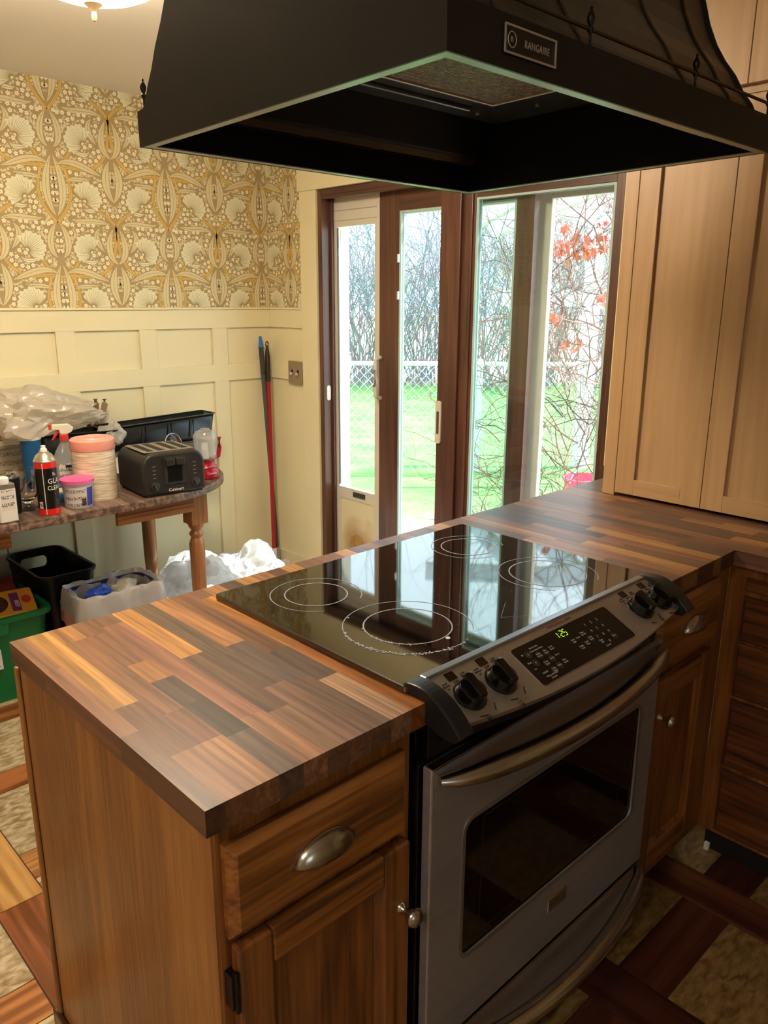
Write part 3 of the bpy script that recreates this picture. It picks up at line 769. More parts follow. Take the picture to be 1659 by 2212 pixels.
MB().box((CXF, .4995, 2.008), (CXF+.02, .540, ZC-.001)).build('filler_strip', MAPLE, t)

# ------------------------------------------------------------------ range
t = thing('range', 'black and stainless slide-in electric range with glass cooktop and bowed oven handle', 'range', (.75, .30, 0))
BX0, BX1 = .389, 1.117
mb = MB(); mb.box((BX0, .030, .04), (BX1, .575, .9135)); mb.box((.378, .012, .04), (1.122, .030, .800)); mb.box((.40, .012, .800), (1.105, .030, .87))
mb.build('body', BLK, t, bevel=.002)
mb = MB()
for i in range(14): mb.box((.43+i*.046, .0105, .818), (.462+i*.046, .0125, .823))
mb.build('vent_slots', BLKM, t)
# cooktop
mb = MB(); mb.prism(rrect(.374, .036, 1.132, .581, .008), .9145, .926); ck = mb.build('cooktop', BLKG, t, bevel=.003, seg=3)
def ring(cx, cy, r0, r1, z, a0=0, a1=2*pi, n=72, dist=0):
    vs = []; fs = []
    for i in range(n+1):
        a = a0+(a1-a0)*i/n; k = 1+dist*noise.noise(Vector((cos(a)*4, sin(a)*4, cx*9)))
        vs += [(cx+r0*cos(a), cy+r0*sin(a), z), (cx+r1*k*cos(a), cy+r1*k*sin(a), z)]
    for i in range(n): fs.append((2*i, 2*i+1, 2*i+3, 2*i+2))
    return vs, fs
zr = .92635
for cx, cy, ro, ri, gap in ((.546, .203, .119, .081, (-.9, 4.9)), (.523, .440, .092, .063, (-1.0, 4.2)), (.988, .437, .088, .064, (-.6, 4.6)), (.972, .196, .107, .083, (-1.2, 3.9))):
    mb = MB(); mb.add(*ring(cx, cy, ri-.0013, ri+.0013, zr)); mb.add(*ring(cx, cy, ro-.0009, ro+.0009, zr, gap[0], gap[1])); mb.build('burner_ring', RING, ck, split=True)
mb = MB()
for p, q in (((.700, .110), (.768, .152)), ((.700, .110), (.748, .078))):
    dx, dy = q[0]-p[0], q[1]-p[1]; L_ = sqrt(dx*dx+dy*dy); nx, ny = -dy/L_*.0005, dx/L_*.0005
    mb.add([(p[0]+nx, p[1]+ny, zr), (q[0]+nx, q[1]+ny, zr), (q[0]-nx, q[1]-ny, zr), (p[0]-nx, p[1]-ny, zr)], [(0, 3, 2, 1)])
mb.build('warming_mark', simple('faint_mark', '5c6266', .4), ck, split=True)
mb = MB(); mb.lathe([(.0045, zr), (.004, zr+.0006), (0, zr+.0007)], TR(.559, .116, 0), n=14); mb.build('warming_dot', WHITET, ck)
# dried residue on the ring and specks
rr = random.Random(5); mb = MB()
for i in range(240):
    a = rr.gauss(3.75, .55); r = .119+rr.gauss(.001, .0022); s = rr.uniform(.0006, .0022); x, y = .546+r*cos(a), .203+r*sin(a)
    mb.add([(x+s*rr.uniform(.6, 1.3)*cos(q), y+s*rr.uniform(.6, 1.3)*sin(q), zr+.0002) for q in (0, 1.2, 2.5, 3.7, 5)], [(0, 1, 2, 3, 4)])
for i in range(60):
    a = rr.gauss(3.5, .4); r = .082+rr.gauss(0, .002); s = rr.uniform(.0005, .0018); x, y = .546+r*cos(a), .203+r*sin(a)
    mb.add([(x+s*cos(q), y+s*sin(q), zr+.0002) for q in (0, 1.2, 2.5, 3.7, 5)], [(0, 1, 2, 3, 4)])
for i in range(120):
    x, y = rr.uniform(.42, 1.1), rr.uniform(.06, .56); s = rr.uniform(.0003, .0008)
    mb.add([(x+s*cos(q), y+s*sin(q), zr+.0002) for q in (0, 1.2, 2.5, 3.7, 5)], [(0, 1, 2, 3, 4)])
mb.build('residue', simple('dried_residue', 'a9b0b4', .6), ck)['kind'] = 'stuff'
# back-edge trim between glass and panel
MB().box((.412, .030, .9145), (1.092, .047, .9315)).build('front_trim', simple('trim_aluminium', '8d9299', .3, .9), t, bevel=.003)
# control panel
PA = math.atan(.5); PO = Vector((.75, .035, .93)); PM = Matrix.Translation(PO) @ RX(PA)
def bow(x): return -.096-.030*(1-(x/.345)**2)
xs = [-.342+.684*i/24 for i in range(25)]
poly = [(x, bow(x)) for x in xs]+[(.342, -.004), (-.342, -.004)]
mb = MB(); mb.prism(poly, -.012, 0, PM); cp = mb.build('control_panel', STEELP, t, bevel=.0015)
mb = MB(); poly2 = [(x*1.0, bow(x)+.006) for x in xs]+[(.342, -.02), (-.342, -.02)]
mb.prism(poly2, -.045, -.0125, PM); mb.build('panel_underside', BLK, t)
# end caps: side profile, convex arc
def cap(x0, x1):
    prof = [(.049, .900), (.049, .9285)]+[(.040-.112*s, .9320-.050*s**2.1+.006*sin(pi*s)) for s in [i/12 for i in range(13)]]
    prof += [(-.058, .868), (-.03, .868), (.02, .885)]
    M = Matrix(((0, 0, 1, 0), (1, 0, 0, 0), (0, 1, 0, 0), (0, 0, 0, 1)))
    mb = MB(); mb.prism(prof, x0, x1, M); return mb.build('end_cap', simple('cap_charcoal', '17181b', .35), t, bevel=.003, seg=2)
cap(.379, .412); cap(1.090, 1.123)
# knobs
def pk(x, y):
    M = PM @ TR(x, y, 0)
    mb = MB(); mb.lathe([(.0285, 0), (.0285, .003), (.026, .0045), (.0245, .013), (.022, .019), (.0, .0195)], M, n=32)
    k_ = mb.build('knob', BLKG2, cp, smooth=True, ang=40)
    mb = MB(); M2 = M @ RZ(rad(-8)); mb.prism(rrect(-.0085, -.024, .0085, .024, .006, 4), .017, .031, M2); mb.build('grip', BLKG2, k_, bevel=.003)
    return k_
BLKG2 = simple('knob_black', '070708', .16, spec=.6)
for x, y in ((-.2905, -.060), (-.2145, -.061), (.236, -.060), (.3095, -.061)):
    pk(x, y)
mb = MB(); 
for x in (-.2905, -.2145, .236, .3095):
    M = PM
    for q in range(22):
        a = rad(-150+q*8.5); mb.add([(x+.034*cos(a)+.0005*cos(u), -.060+.034*sin(a)+.0005*sin(u), .0003) for u in (0, 2.1, 4.2)], [(0, 1, 2)], M)
mb.build('dial_marks', BLKT, cp)
mb = MB()
for x in (-.292, -.2158, .2324, .3068): mb.prism(rrect(x-.0105, -.0245, x+.0105, -.0085, .002, 2), 0, .0006, PM)
mb.build('indicator_window', simple('indicator_dark', '20140e', .2), cp, split=True)
for x in (-.2905, -.2145, .236, .3095):
    text('OFF', .0075, BLKT, cp, PM @ TR(x, -.0295, .0003), 'dial_text')
    text('HI', .005, BLKT, cp, PM @ TR(x-.024, -.036, .0003), 'dial_text')
    text('Small\nElement', .0048, BLKT, cp, PM @ TR(x-.0235, -.027, .0003), 'dial_text')
    text('Large\nElement', .0048, BLKT, cp, PM @ TR(x+.0235, -.022, .0003), 'dial_text')
    text('simmer', .0052, BLKT, cp, PM @ TR(x-.006, -.0995, .0003) @ RZ(rad(-14)), 'dial_text')
    text('simmer', .0052, BLKT, cp, PM @ TR(x+.026, -.094, .0003) @ RZ(rad(55)), 'dial_text')
mb = MB()
for k, (x, y) in enumerate(((-.2949+.005, -.1055), (-.2207+.005, -.111), (.262, -.106), (.325, -.0965))):
    for j, (a, b_) in enumerate(((-.003, -.003), (.003, -.003), (-.003, .003), (.003, .003))):
        if j == k: mb.lathe([(.0026, .0002), (0, .0005)], PM @ TR(x+a, y+b_, 0), n=12)
        else: mb.add([(x+a+r*cos(u), y+b_+r*sin(u), .0004) for u in [2*pi*i/12 for i in range(12)] for r in (.0018, .0026)], [(2*i, 2*i+1, (2*i+3) % 24, (2*i+2) % 24) for i in range(12)], PM)
mb.build('burner_symbol', BLKT, cp)
mb = MB(); mb.prism(rrect(-.1460, -.1045, .1520, -.0215, .007, 4), 0, .0012, PM); dg = mb.build('display', DISP, cp)
mb = MB(); mb.prism(rrect(-.1478, -.1063, .1538, -.0197, .008, 4), 0, .0005, PM); mb.build('display_border', simple('display_bezel', 'b5aea4', .3, .9), cp)
D0 = .0016
text('PROFESSIONAL SERIES', .0068, simple('print_maroon', '5a3226', .5), cp, PM @ TR(.0128, -.0125, .0003), 'series_text', space=1.15)
CLK = simple('clock_green', '88c010', .5, emit='a8e020', es=1.1)
SEG = {'1': 'bc', '2': 'abged', '5': 'afgcd'}
def seg7(ch, x0, y0, w, h):
    mb = MB(); t_ = .0011; sh_ = .12
    P = {'a': ((0, h), (w, h)), 'b': ((w, h), (w, h/2)), 'c': ((w, h/2), (w, 0)), 'd': ((0, 0), (w, 0)), 'e': ((0, h/2), (0, 0)), 'f': ((0, h), (0, h/2)), 'g': ((0, h/2), (w, h/2))}
    for k_ in SEG[ch]:
        (ax_, ay_), (bx_, by_) = P[k_]; ln_ = sqrt((bx_-ax_)**2+(by_-ay_)**2); ux, uy = (bx_-ax_)/ln_, (by_-ay_)/ln_; g_ = .0006
        c4 = [(ax_+ux*g_-uy*t_/2, ay_+uy*g_+ux*t_/2), (ax_+ux*g_+uy*t_/2, ay_+uy*g_-ux*t_/2), (bx_-ux*g_+uy*t_/2, by_-uy*g_-ux*t_/2), (bx_-ux*g_-uy*t_/2, by_-uy*g_+ux*t_/2)]
        mb.prism([(x0+p[0]+sh_*p[1], y0+p[1]) for p in c4], 0, .0003, PM @ TR(0, 0, D0-.0003))
    return mb.build('clock_digit', CLK, dg)
seg7('1', -.0275, -.0415, .0065, .0135); seg7('2', -.0125, -.0415, .0065, .0135); seg7('5', -.0025, -.0415, .0065, .0135)
mb = MB()
for yy in (-.0385, -.0325): mb.box((-.0165, yy, D0), (-.0154, yy+.0011, D0+.0002), PM)
mb.build('clock_colon', CLK, dg)
for i, ch in enumerate('123456789'):
    text(ch, .0085, GREYT, dg, PM @ TR(.0615+.0195*(i % 3), -.0400-.0160*(i//3), D0), 'key_text')
text('0', .0085, GREYT, dg, PM @ TR(.0790, -.0890, D0), 'key_text')
for (x, y, s) in ((-.095, -.034, 'Pure Cook'), (-.093, -.0405, 'Convection Oven'), (-.132, -.040, 'W'), (-.1325, -.058, 'Med'), (-.132, -.072, 'Lo'), (-.120, -.085, 'On/Off'), (-.110, -.0935, 'Warm & Serve'), (-.110, -.099, 'Drawer'),
                  (-.098, -.052, 'Keep\nWarm'), (-.0785, -.052, 'Pre\nHeat'), (-.060, -.050, 'Conv\nRoast'), (-.0985, -.071, 'Conv\nBroil'), (-.079, -.068, 'Broil'), (-.062, -.066, 'Clean'), (-.096, -.088, 'Conv\nBake'), (-.078, -.085, 'Bake'), (-.059, -.083, 'Slow\nCook'),
                  (.0, -.058, 'Oven\nLight'), (.017, -.056, 'Clock'), (.036, -.053, 'Timer\nOn Off'), (.005, -.076, 'Delay\nTime'), (.025, -.073, 'Cook\nTime'), (.043, -.068, 'Oven\nLock'), (.060, -.083, 'Clear\nOff'), (.066, -.0955, 'Cancel'), (.1005, -.084, 'Start'), (-.119, -.043, 'A'), (-.119, -.062, 'V')):
    text(s, .0050, GREYT, dg, PM @ TR(x, y, D0), 'key_text')
mb = MB()
for x, y in ((-.119, -.043), (-.119, -.062), (-.098, -.0525), (-.0785, -.0525), (-.0985, -.0715), (-.079, -.0685), (-.096, -.0885), (-.078, -.0855), (.043, -.0685), (.1005, -.0845)):
    mb.lathe([(.0075, .00125), (0, .0013)], PM @ TR(x, y, 0), n=20)
mb.build('key_disc', simple('key_disc_grey', '2e2a27', .3), dg, split=True)
# oven door
DYF = -.012
mb = MB(); mb.M = Matrix(((1, 0, 0, 0), (0, 0, -1, 0), (0, 1, 0, 0), (0, 0, 0, 1)))   # xy polygon -> xz, extrude towards -y
mb.prism([(.384, .236), (1.117, .236), (1.117, .800), (.384, .800)], -.008, -DYF, holes=[rrect(.470, .388, 1.046, .664, .022, 5)[::-1]])
od = mb.build('oven_door', STEEL, t, bevel=.003)
mb = MB(); mb.M = Matrix(((1, 0, 0, 0), (0, 0, -1, 0), (0, 1, 0, 0), (0, 0, 0, 1)))
mb.prism(rrect(.463, .381, 1.053, .671, .028, 5), -DYF, -DYF+.0016, holes=[rrect(.4705, .3885, 1.0455, .6635, .021, 5)[::-1]]); mb.build('window_trim', simple('trim_steel', '989088', .4, .8), od)
mb = MB(); mb.M = Matrix(((1, 0, 0, 0), (0, 0, -1, 0), (0, 1, 0, 0), (0, 0, 0, 1)))
mb.prism(rrect(.469, .387, 1.047, .665, .022, 5), .002, .0085); ow = mb.build('window_glass', OVENG, od)
mb = MB(); mb.M = Matrix(((1, 0, 0, 0), (0, 0, -1, 0), (0, 1, 0, 0), (0, 0, 0, 1)))
mb.prism(rrect(.520, .410, .985, .650, .008, 4), .0085, .0089, holes=[rrect(.5222, .4122, .9828, .6478, .007, 4)[::-1]]); mb.build('window_print', simple('oven_window_edge', '2a2218', .2), ow)
MB().box((.386, DYF-.0012, .7975), (1.115, .004, .8015)).build('door_top_edge', STEELH, od, bevel=.0008)
def bowhandle(z0, x0, x1, out, drop, par, r=.0145):
    pts = []; rs = []; n_ = 28
    for i in range(n_+1):
        s = i/n_; q = sin(pi*s)
        pts.append((x0+(x1-x0)*s, DYF-.006-out*q**.62, z0+drop*q)); rs.append(r*(.45+.55*min(1, q*2.4)**.6))
    mb = MB(); mb.tube(pts, rs, n=16, fl=1.15, upv=(0, 1, 0)); return mb.build('handle', STEELH, par, smooth=True, ang=60)
bowhandle(.780, .396, 1.106, .052, -.008, od, .0175)
# badge
mb = MB(); mb.box((.7335, DYF-.003, .319), (.7985, DYF, .3505)); bd = mb.build('badge', STEELH, od, bevel=.0015)
mb = MB()
for i in range(9): mb.tube([(.741+i*.0057+.0045*q, DYF-.0032, .334+.0022*sin(q*6+i)) for q in (0, .33, .66, 1)], .0004, n=4)
mb.build('badge_script', BLKT, bd)
mb = MB(); mb.box((.384, DYF+.002, .045), (1.117, .008, .226)); dw = mb.build('storage_drawer', STEEL, t, bevel=.004)
MB().box((.386, DYF+.0005, .2245), (1.115, .004, .2275)).build('drawer_top_edge', STEELH, dw, bevel=.0008)
bowhandle(.225, .41, 1.098, .062, -.014, dw, .0165)

# ------------------------------------------------------------------ range hood
HW, HD = .914, .764
h = thing('range_hood', 'large black island range hood hanging over the cooktop with flared canopy', 'range hood', (.8051, .332, 1.7711), rot=(-.0121, .0018, -.0113))
def xz(M=None): return Matrix(((0, 0, 1, 0), (1, 0, 0, 0), (0, 1, 0, 0), (0, 0, 0, 1)))   # (a,b,h)->(h,a,b)
crv = [(.356, .062), (.345, .078), (.338, .092), (.318, .118), (.300, .149), (.276, .18), (.256, .212), (.238, .252), (.223, .30), (.205, .36), (.19, .42), (.178, .50), (.172, .593)]
prof = [(-HD/2, 0), (HD/2, 0), (HD/2, .060)]+[(a, b_) for a, b_ in crv]+[(-a, b_) for a, b_ in crv[::-1]]+[(-HD/2, .060)]
for s in (-1, 1):
    x = s*HW/2
    mb = MB(); mb.prism(prof, min(x, x-s*.004), max(x, x-s*.004), xz(), tess=True); o = mb.build('end_panel', HOODB, h, local=True)
# front/back band and curved sheets
for s in (-1, 1):
    mb = MB(); mb.box((-HW/2+.004, s*HD/2, 0), (HW/2-.004, s*(HD/2-.004), .060)); mb.box((-HW/2+.004, s*(HD/2), .060), (HW/2-.004, s*(HD/2-.03), .0615)); bnd = mb.build('band', HOODB, h, local=True)
    mb = MB()
    for i in range(len(crv)-1):
        (a, b_), (c, d_) = crv[i], crv[i+1]; q = [(-HW/2+.004, s*(a-.006), b_), (HW/2-.004, s*(a-.006), b_), (HW/2-.004, s*(c-.006), d_), (-HW/2+.004, s*(c-.006), d_)]
        mb.quad(q if s < 0 else q[::-1])
    cs = mb.build('curved_canopy', simple('hood_canopy_black', '2a2219', .34, spec=.6), h, local=True, smooth=True)
    # vertical straps
    for xx in (-.31, -.115, .195, .37) if s < 0 else (-.3, -.1, .1, .3):
        mb = MB()
        for i in range(len(crv)-1):
            (a, b_), (c, d_) = crv[i], crv[i+1]
            mb.add([(xx-.011, s*(a-.001), b_), (xx+.011, s*(a-.001), b_), (xx+.011, s*(c-.001), d_), (xx-.011, s*(c-.001), d_), (xx-.011, s*(a-.005), b_), (xx+.011, s*(a-.005), b_), (xx+.011, s*(c-.005), d_), (xx-.011, s*(c-.005), d_)],
                   [(0, 1, 2, 3), (4, 7, 6, 5), (0, 4, 5, 1), (1, 5, 6, 2), (2, 6, 7, 3), (3, 7, 4, 0)])
        mb.build('strap', simple('hood_strap', '4a3c2a', .35, .4) if xx == -.31 or xx == -.3 else bpy.data.materials['hood_strap'], h, local=True)
    # gallery rail with finials
    ry = s*(HD/2-.010)
    mb = MB(); mb.tube([(-HW/2+.01, ry, .086), (HW/2+.012, ry, .086)], .0028, n=8); gr = mb.build('gallery_rail', BRASSD, h, local=True, smooth=True)
    for xx in (-.447, -.155, .155, .447):
        mb = MB(); mb.lathe([(.0045, .0615), (.0045, .064), (.002, .068), (.0018, .080), (.0045, .084), (.0045, .088), (.0025, .090), (.0052, .096), (.0058, .101), (.0035, .107), (.0014, .110), (.0026, .1125), (.0, .116)], TR(xx, ry, 0), n=12)
        mb.build('finial', simple('finial_black', '17120e', .4, .4) if xx == -.447 and s == -1 else bpy.data.materials['finial_black'], h, local=True, smooth=True)
# lip
LW = .018
mb = MB(); a, b_ = HW/2-.0035, HD/2-.0035
mb.prism([(-a, -b_), (a, -b_), (a, b_), (-a, b_)], .0005, .003, holes=[[(-a+LW, -b_+LW), (a-LW, -b_+LW), (a-LW, b_-LW), (-a+LW, b_-LW)][::-1]])
mb.build('lip', GALV, h, local=True, bevel=.0006)
# inner liner and pan
mb = MB(); a, b_ = HW/2-LW-.001, HD/2-LW-.001; zp = .149; yp = .284
side = [(b_, .003), (b_, .064), (.331, .080), (.306, .118), (yp, zp)]
for sg_ in (-1, 1):
    for i in range(4):
        q = [(-a, sg_*side[i][0], side[i][1]), (a, sg_*side[i][0], side[i][1]), (a, sg_*side[i+1][0], side[i+1][1]), (-a, sg_*side[i+1][0], side[i+1][1])]
        mb.quad(q if sg_ > 0 else q[::-1])
    x = sg_*a; mb.prism([(p[0], p[1]) for p in side]+[(-p[0], p[1]) for p in side[::-1]], min(x, x-sg_*.001), max(x, x-sg_*.001), xz(), tess=True)
mb.tube([(-a, b_-.004, .062), (a, b_-.004, .062)], .003, n=6)
mb.build('inner_liner', HOODIN, h, local=True)
mb = MB(); mb.box((-a, -yp, zp), (a, yp, zp+.002))
# raised fold to the filter
fx0, fx1, fy0, fy1 = -.25, .255, -.19, .14
mb.box((fx0-.02, fy0-.02, zp-.008), (fx1+.02, fy0, zp)); mb.box((fx0-.02, fy1, zp-.008), (fx1+.02, fy1+.02, zp)); mb.box((fx0-.02, fy0, zp-.008), (fx0, fy1, zp)); mb.box((fx1, fy0, zp-.008), (fx1+.02, fy1, zp))
mb.tube([(-a, fy1+.075, zp-.002), (a*.6, fy1+.075, zp-.002)], .007, n=8)
pn = mb.build('pan', HOODPAN, h, local=True, bevel=.002)
FILT, n, l, b = newmat('grease_filter_mesh'); tc = n.new('ShaderNodeTexCoord'); vz = n.new('ShaderNodeTexVoronoi'); vz.inputs['Scale'].default_value = 95
mp = n.new('ShaderNodeMapping'); mp.inputs['Scale'].default_value = (1, 2, 1); l.new(tc.outputs['Object'], mp.inputs[0]); l.new(mp.outputs[0], vz.inputs['Vector'])
rp = n.new('ShaderNodeValToRGB'); rp.color_ramp.elements[0].position = .15; rp.color_ramp.elements[0].color = lin('1c120a'); rp.color_ramp.elements[1].position = .7; rp.color_ramp.elements[1].color = lin('7a5a34')
l.new(vz.outputs['Distance'], rp.inputs[0]); l.new(rp.outputs[0], b.inputs['Base Color']); b.inputs['Metallic'].default_value = .5; b.inputs['Roughness'].default_value = .35
bp = n.new('ShaderNodeBump'); bp.inputs['Strength'].default_value = .9; bp.inputs['Distance'].default_value = .003; l.new(vz.outputs['Distance'], bp.inputs['Height']); l.new(bp.outputs[0], b.inputs['Normal'])
mb = MB(); mb.box((fx0+.006, fy0+.006, zp-.009), (fx1-.006, fy1-.006, zp-.004)); ff = mb.build('grease_filter', FILT, h, local=True)
mb = MB(); mb.prism([(fx0, fy0), (fx1, fy0), (fx1, fy1), (fx0, fy1)], zp-.012, zp-.003, holes=[[(fx0+.007, fy0+.007), (fx1-.007, fy0+.007), (fx1-.007, fy1-.007), (fx0+.007, fy1-.007)][::-1]]); mb.build('filter_frame', simple('filter_frame_alu', 'd8d4cc', .4, .3), ff, local=True)
mb = MB(); mb.box((.12, -HD/2+.024, .010), (.285, -HD/2+.050, .040)); mb.build('light_housing', simple('light_lens', 'b9b7a6', .35), h, local=True, bevel=.004)
mb = MB()
for x, y in ((.32, .24), (.36, .10), (-.1, .26)): mb.lathe([(.005, -.003), (.005, 0)], TR(x, y, zp), n=8)
mb.build('screw', GALV, pn, local=True, split=True)
# end panel screw
mb = MB(); mb.cyl((-HW/2, .22, .238), (-HW/2-.004, .22, .238), .0065); mb.build('screw', GALV, h, local=True, bevel=.001)
# sign on the front band
SM = Matrix(((1, 0, 0, -.303), (0, 0, -1, -HD/2-.0005), (0, 1, 0, .0335), (0, 0, 0, 1)))
mb = MB(); mb.prism(rrect(-.0535, -.0165, .0535, .0165, .001, 2), 0, .002, SM); sg = mb.build('nameplate', simple('nameplate_black', '15110f', .4), h, local=True)
NMT = simple('nameplate_silver', 'b8ada0', .35, .5)
mb = MB(); mb.prism(rrect(-.0535, -.0165, .0535, .0165, .001, 2), .002, .0032, SM, holes=[rrect(-.0510, -.0140, .0510, .0140, .001, 2)[::-1]]); mb.build('nameplate_border', NMT, sg, local=True)
text('RANGAIRE', .0125, NMT, sg, SM @ TR(.0125, -.0008, .0023), 'lettering', .0004, space=1.12, xs=.80, local=True)
text('R', .0090, NMT, sg, SM @ TR(-.0388, 0, .0023), 'emblem_letter', .0004, local=True)
mb = MB(); mb.tube([(-.0388+.0082*cos(a), .0088*sin(a), .0025) for a in [2*pi*i/24 for i in range(24)]], .0007, n=5, closed=True); mb.v = [SM @ v for v in mb.v]; mb.build('emblem_ring', NMT, sg, local=True)

# ------------------------------------------------------------------ dining table
TZ = .760
TBL = wood('table_top_wood', '4a382e', '6e5648', '8a7060', 'y', .4, 60, 9, .15, contrast=1.5)
TBLE = simple('table_edge', '76604f', .4, noise_amt=.1)
TOAK = wood('table_oak', '6a3c18', '93592a', 'ab7038', 'x', .4, 60, 7, .2, contrast=1.4)
TOAKV = wood('table_oak_leg', '7a4a26', 'a06a3c', 'b57f50', 'z', .4, 60, 7, .2)
t = thing('dining_table', 'oval wooden extension table against the panelled wall, covered in clutter', 'table', (.45, 2.385, 0))
XC, YC, AX, AY, TT = 1.025, 2.385, .44, .40, .032
def oval(x0, x1, right=True, inset=0):
    pts = []
    a, b_ = AX-inset, AY-inset
    n_ = 28
    arc = [(XC+a*cos(-pi/2+pi*i/n_), YC+b_*sin(-pi/2+pi*i/n_)) for i in range(n_+1)]
    return arc
mb = MB(); arc = oval(0, 0); mb.prism([(.890, YC-AY)]+arc+[(.890, YC+AY)], TZ-TT, TZ); mb.build('table_leaf', [TBL], t, bevel=.006, seg=3)
MB().box((.4725, YC-AY, TZ-TT), (.8885, YC+AY, TZ)).build('table_leaf', TBL, t, bevel=.004)
MB().box((.0545, YC-AY, TZ-TT), (.471, YC+AY, TZ)).build('table_leaf', TBL, t, bevel=.004)
arc2 = [(.053-(p[0]-.890), p[1]) for p in arc]
mb = MB(); mb.prism(([(.053, YC-AY)]+arc2+[(.053, YC+AY)])[::-1], TZ-TT, TZ); mb.build('table_leaf', TBL, t, bevel=.006, seg=3)
def apron(x0, x1, y):
    mb = MB(); mb.box((x0, y, .660), (x1, y+.02, TZ-TT-.0005))
    o = mb.build('apron', TOAK, t, bevel=.002)
    MB().box((x0, y-.004, .674), (x1, y, .683)).box((x0, y-.004, .690), (x1, y, .699)).build('apron_bead', TOAK, o, bevel=.0015, split=True)
apron(.845, 1.175, 2.045); apron(-.25, .457, 2.045); apron(.845, 1.24, 2.69); apron(-.25, .457, 2.69)
MB().box((1.235, 2.14, .66), (1.255, 2.63, TZ-TT-.0005)).build('apron', TOAK, t)
MB().box((-.30, 2.3, .69), (1.24, 2.34, .722)).box((-.30, 2.45, .69), (1.24, 2.49, .722)).build('slide_rail', TOAK, t, split=True)
def tleg(x, y):
    mb = MB(); s = .038; mb.box((x-s, y-s, .592), (x+s, y+s, TZ-TT-.0005)); o = mb.build('leg', TOAKV, t, bevel=.002)
    mb = MB(); mb.lathe([(.0, 0), (.018, 0), (.020, .02), (.031, .30), (.0325, .50), (.026, .522), (.022, .530), (.028, .537), (.030, .545), (.028, .552), (.021, .558), (.021, .562), (.030, .575), (.036, .592)], TR(x, y, 0), n=24)
    mb.build('turned_shaft', TOAKV, o, smooth=True, ang=50)
tleg(1.212, 2.108); tleg(1.275, 2.665); tleg(-.27, 2.108); tleg(-.27, 2.665)

# ------------------------------------------------------------------ things on the table
def T(x, y, z=TZ, rz=0): return TR(x, y, z) @ RZ(rz)
# toaster
TM = simple('toaster_black', '2a2622', .42, noise_amt=.25, noise_scale=9); TD = simple('toaster_dust_top', '85786a', .6, noise_amt=.2, noise_scale=12)
t = thing('toaster', 'black four-slot toaster with two levers and dials at the round end of the table', 'toaster', (1.080, 2.124, TZ), rad(-5))
W_, D_, H_ = .256, .262, .168
def tloc(): return None
mb = MB()
# body: rounded top profile across depth, and side shoulders
M = Matrix(((1, 0, 0, 0), (0, 0, 1, 0), (0, 1, 0, 0), (0, 0, 0, 1)))
pr = [(-W_/2, .005), (W_/2, .005), (W_/2, .115)]+[(W_/2-.045+.045*cos(a), .115+.052*sin(a)) for a in [pi/2*i/6 for i in range(1, 7)]]+[(-W_/2+.045-.045*sin(a), .115+.052*cos(a)) for a in [pi/2*i/6 for i in range(0, 7)]]
mb.prism(pr[::-1], -D_/2, D_/2, M); bd = mb.build('body', TM, t, local=True, bevel=.010, seg=3, smooth=True, ang=50)
MB().box((-W_/2+.008, -D_/2+.006, 0), (W_/2-.012, D_/2-.012, .009)).build('base', BLKM, t, local=True)
mb = MB(); mb.box((-.105, -.098, H_-.001), (.100, .10, H_+.0022)); tp = mb.build('top_plate', TD, bd, local=True, bevel=.002)
for x in (-.085, -.040, .012, .057):
    MB().box((x, -.082, H_+.0015), (x+.026, .085, H_+.003)).build('slot', BLKM, tp, local=True)
mb = MB(); mb.box((-.042, -D_/2-.003, .042), (.042, -D_/2+.001, .150)); lp = mb.build('lever_panel', simple('toaster_panel_grey', '2c2a28', .45), t, local=True, bevel=.004)
MB().box((-.030, -D_/2-.0035, .052), (.030, -D_/2-.0028, .120)).build('recess', BLK, lp, local=True)
for x in (-.021, .021):
    MB().box((x-.019, -D_/2-.018, .118), (x+.019, -D_/2-.001, .146)).build('lever', TM, t, local=True, bevel=.005)
for x in (-.083, .083):
    mb = MB(); mb.lathe([(.018, 0), (.018, .004), (.015, .006), (.0, .006)], TR(x, -D_/2, .040) @ RX(pi/2), n=24); dk = mb.build('dial', TM, t, local=True, smooth=True)
    MB().box((-.003, -.013, 0), (.003, .013, .006), TR(x, -D_/2-.006, .040) @ RX(pi/2) @ RZ(.4)).build('dial_grip', simple('dial_grey', '4a4743', .4) if x < 0 else bpy.data.materials['dial_grey'], dk, local=True, bevel=.001)
    mb = MB()
    for k in range(4): mb.box((x-.006, -D_/2-.0007, .073+.015*k), (x+.006, -D_/2+.0002, .0745+.015*k))
    mb.build('button_marks', GREYT, t, local=True)
text('Cuisinart', .017, WHITET, t, TR(.002, -D_/2-.0006, .020) @ RX(pi/2), 'lettering', .0003, local=True)

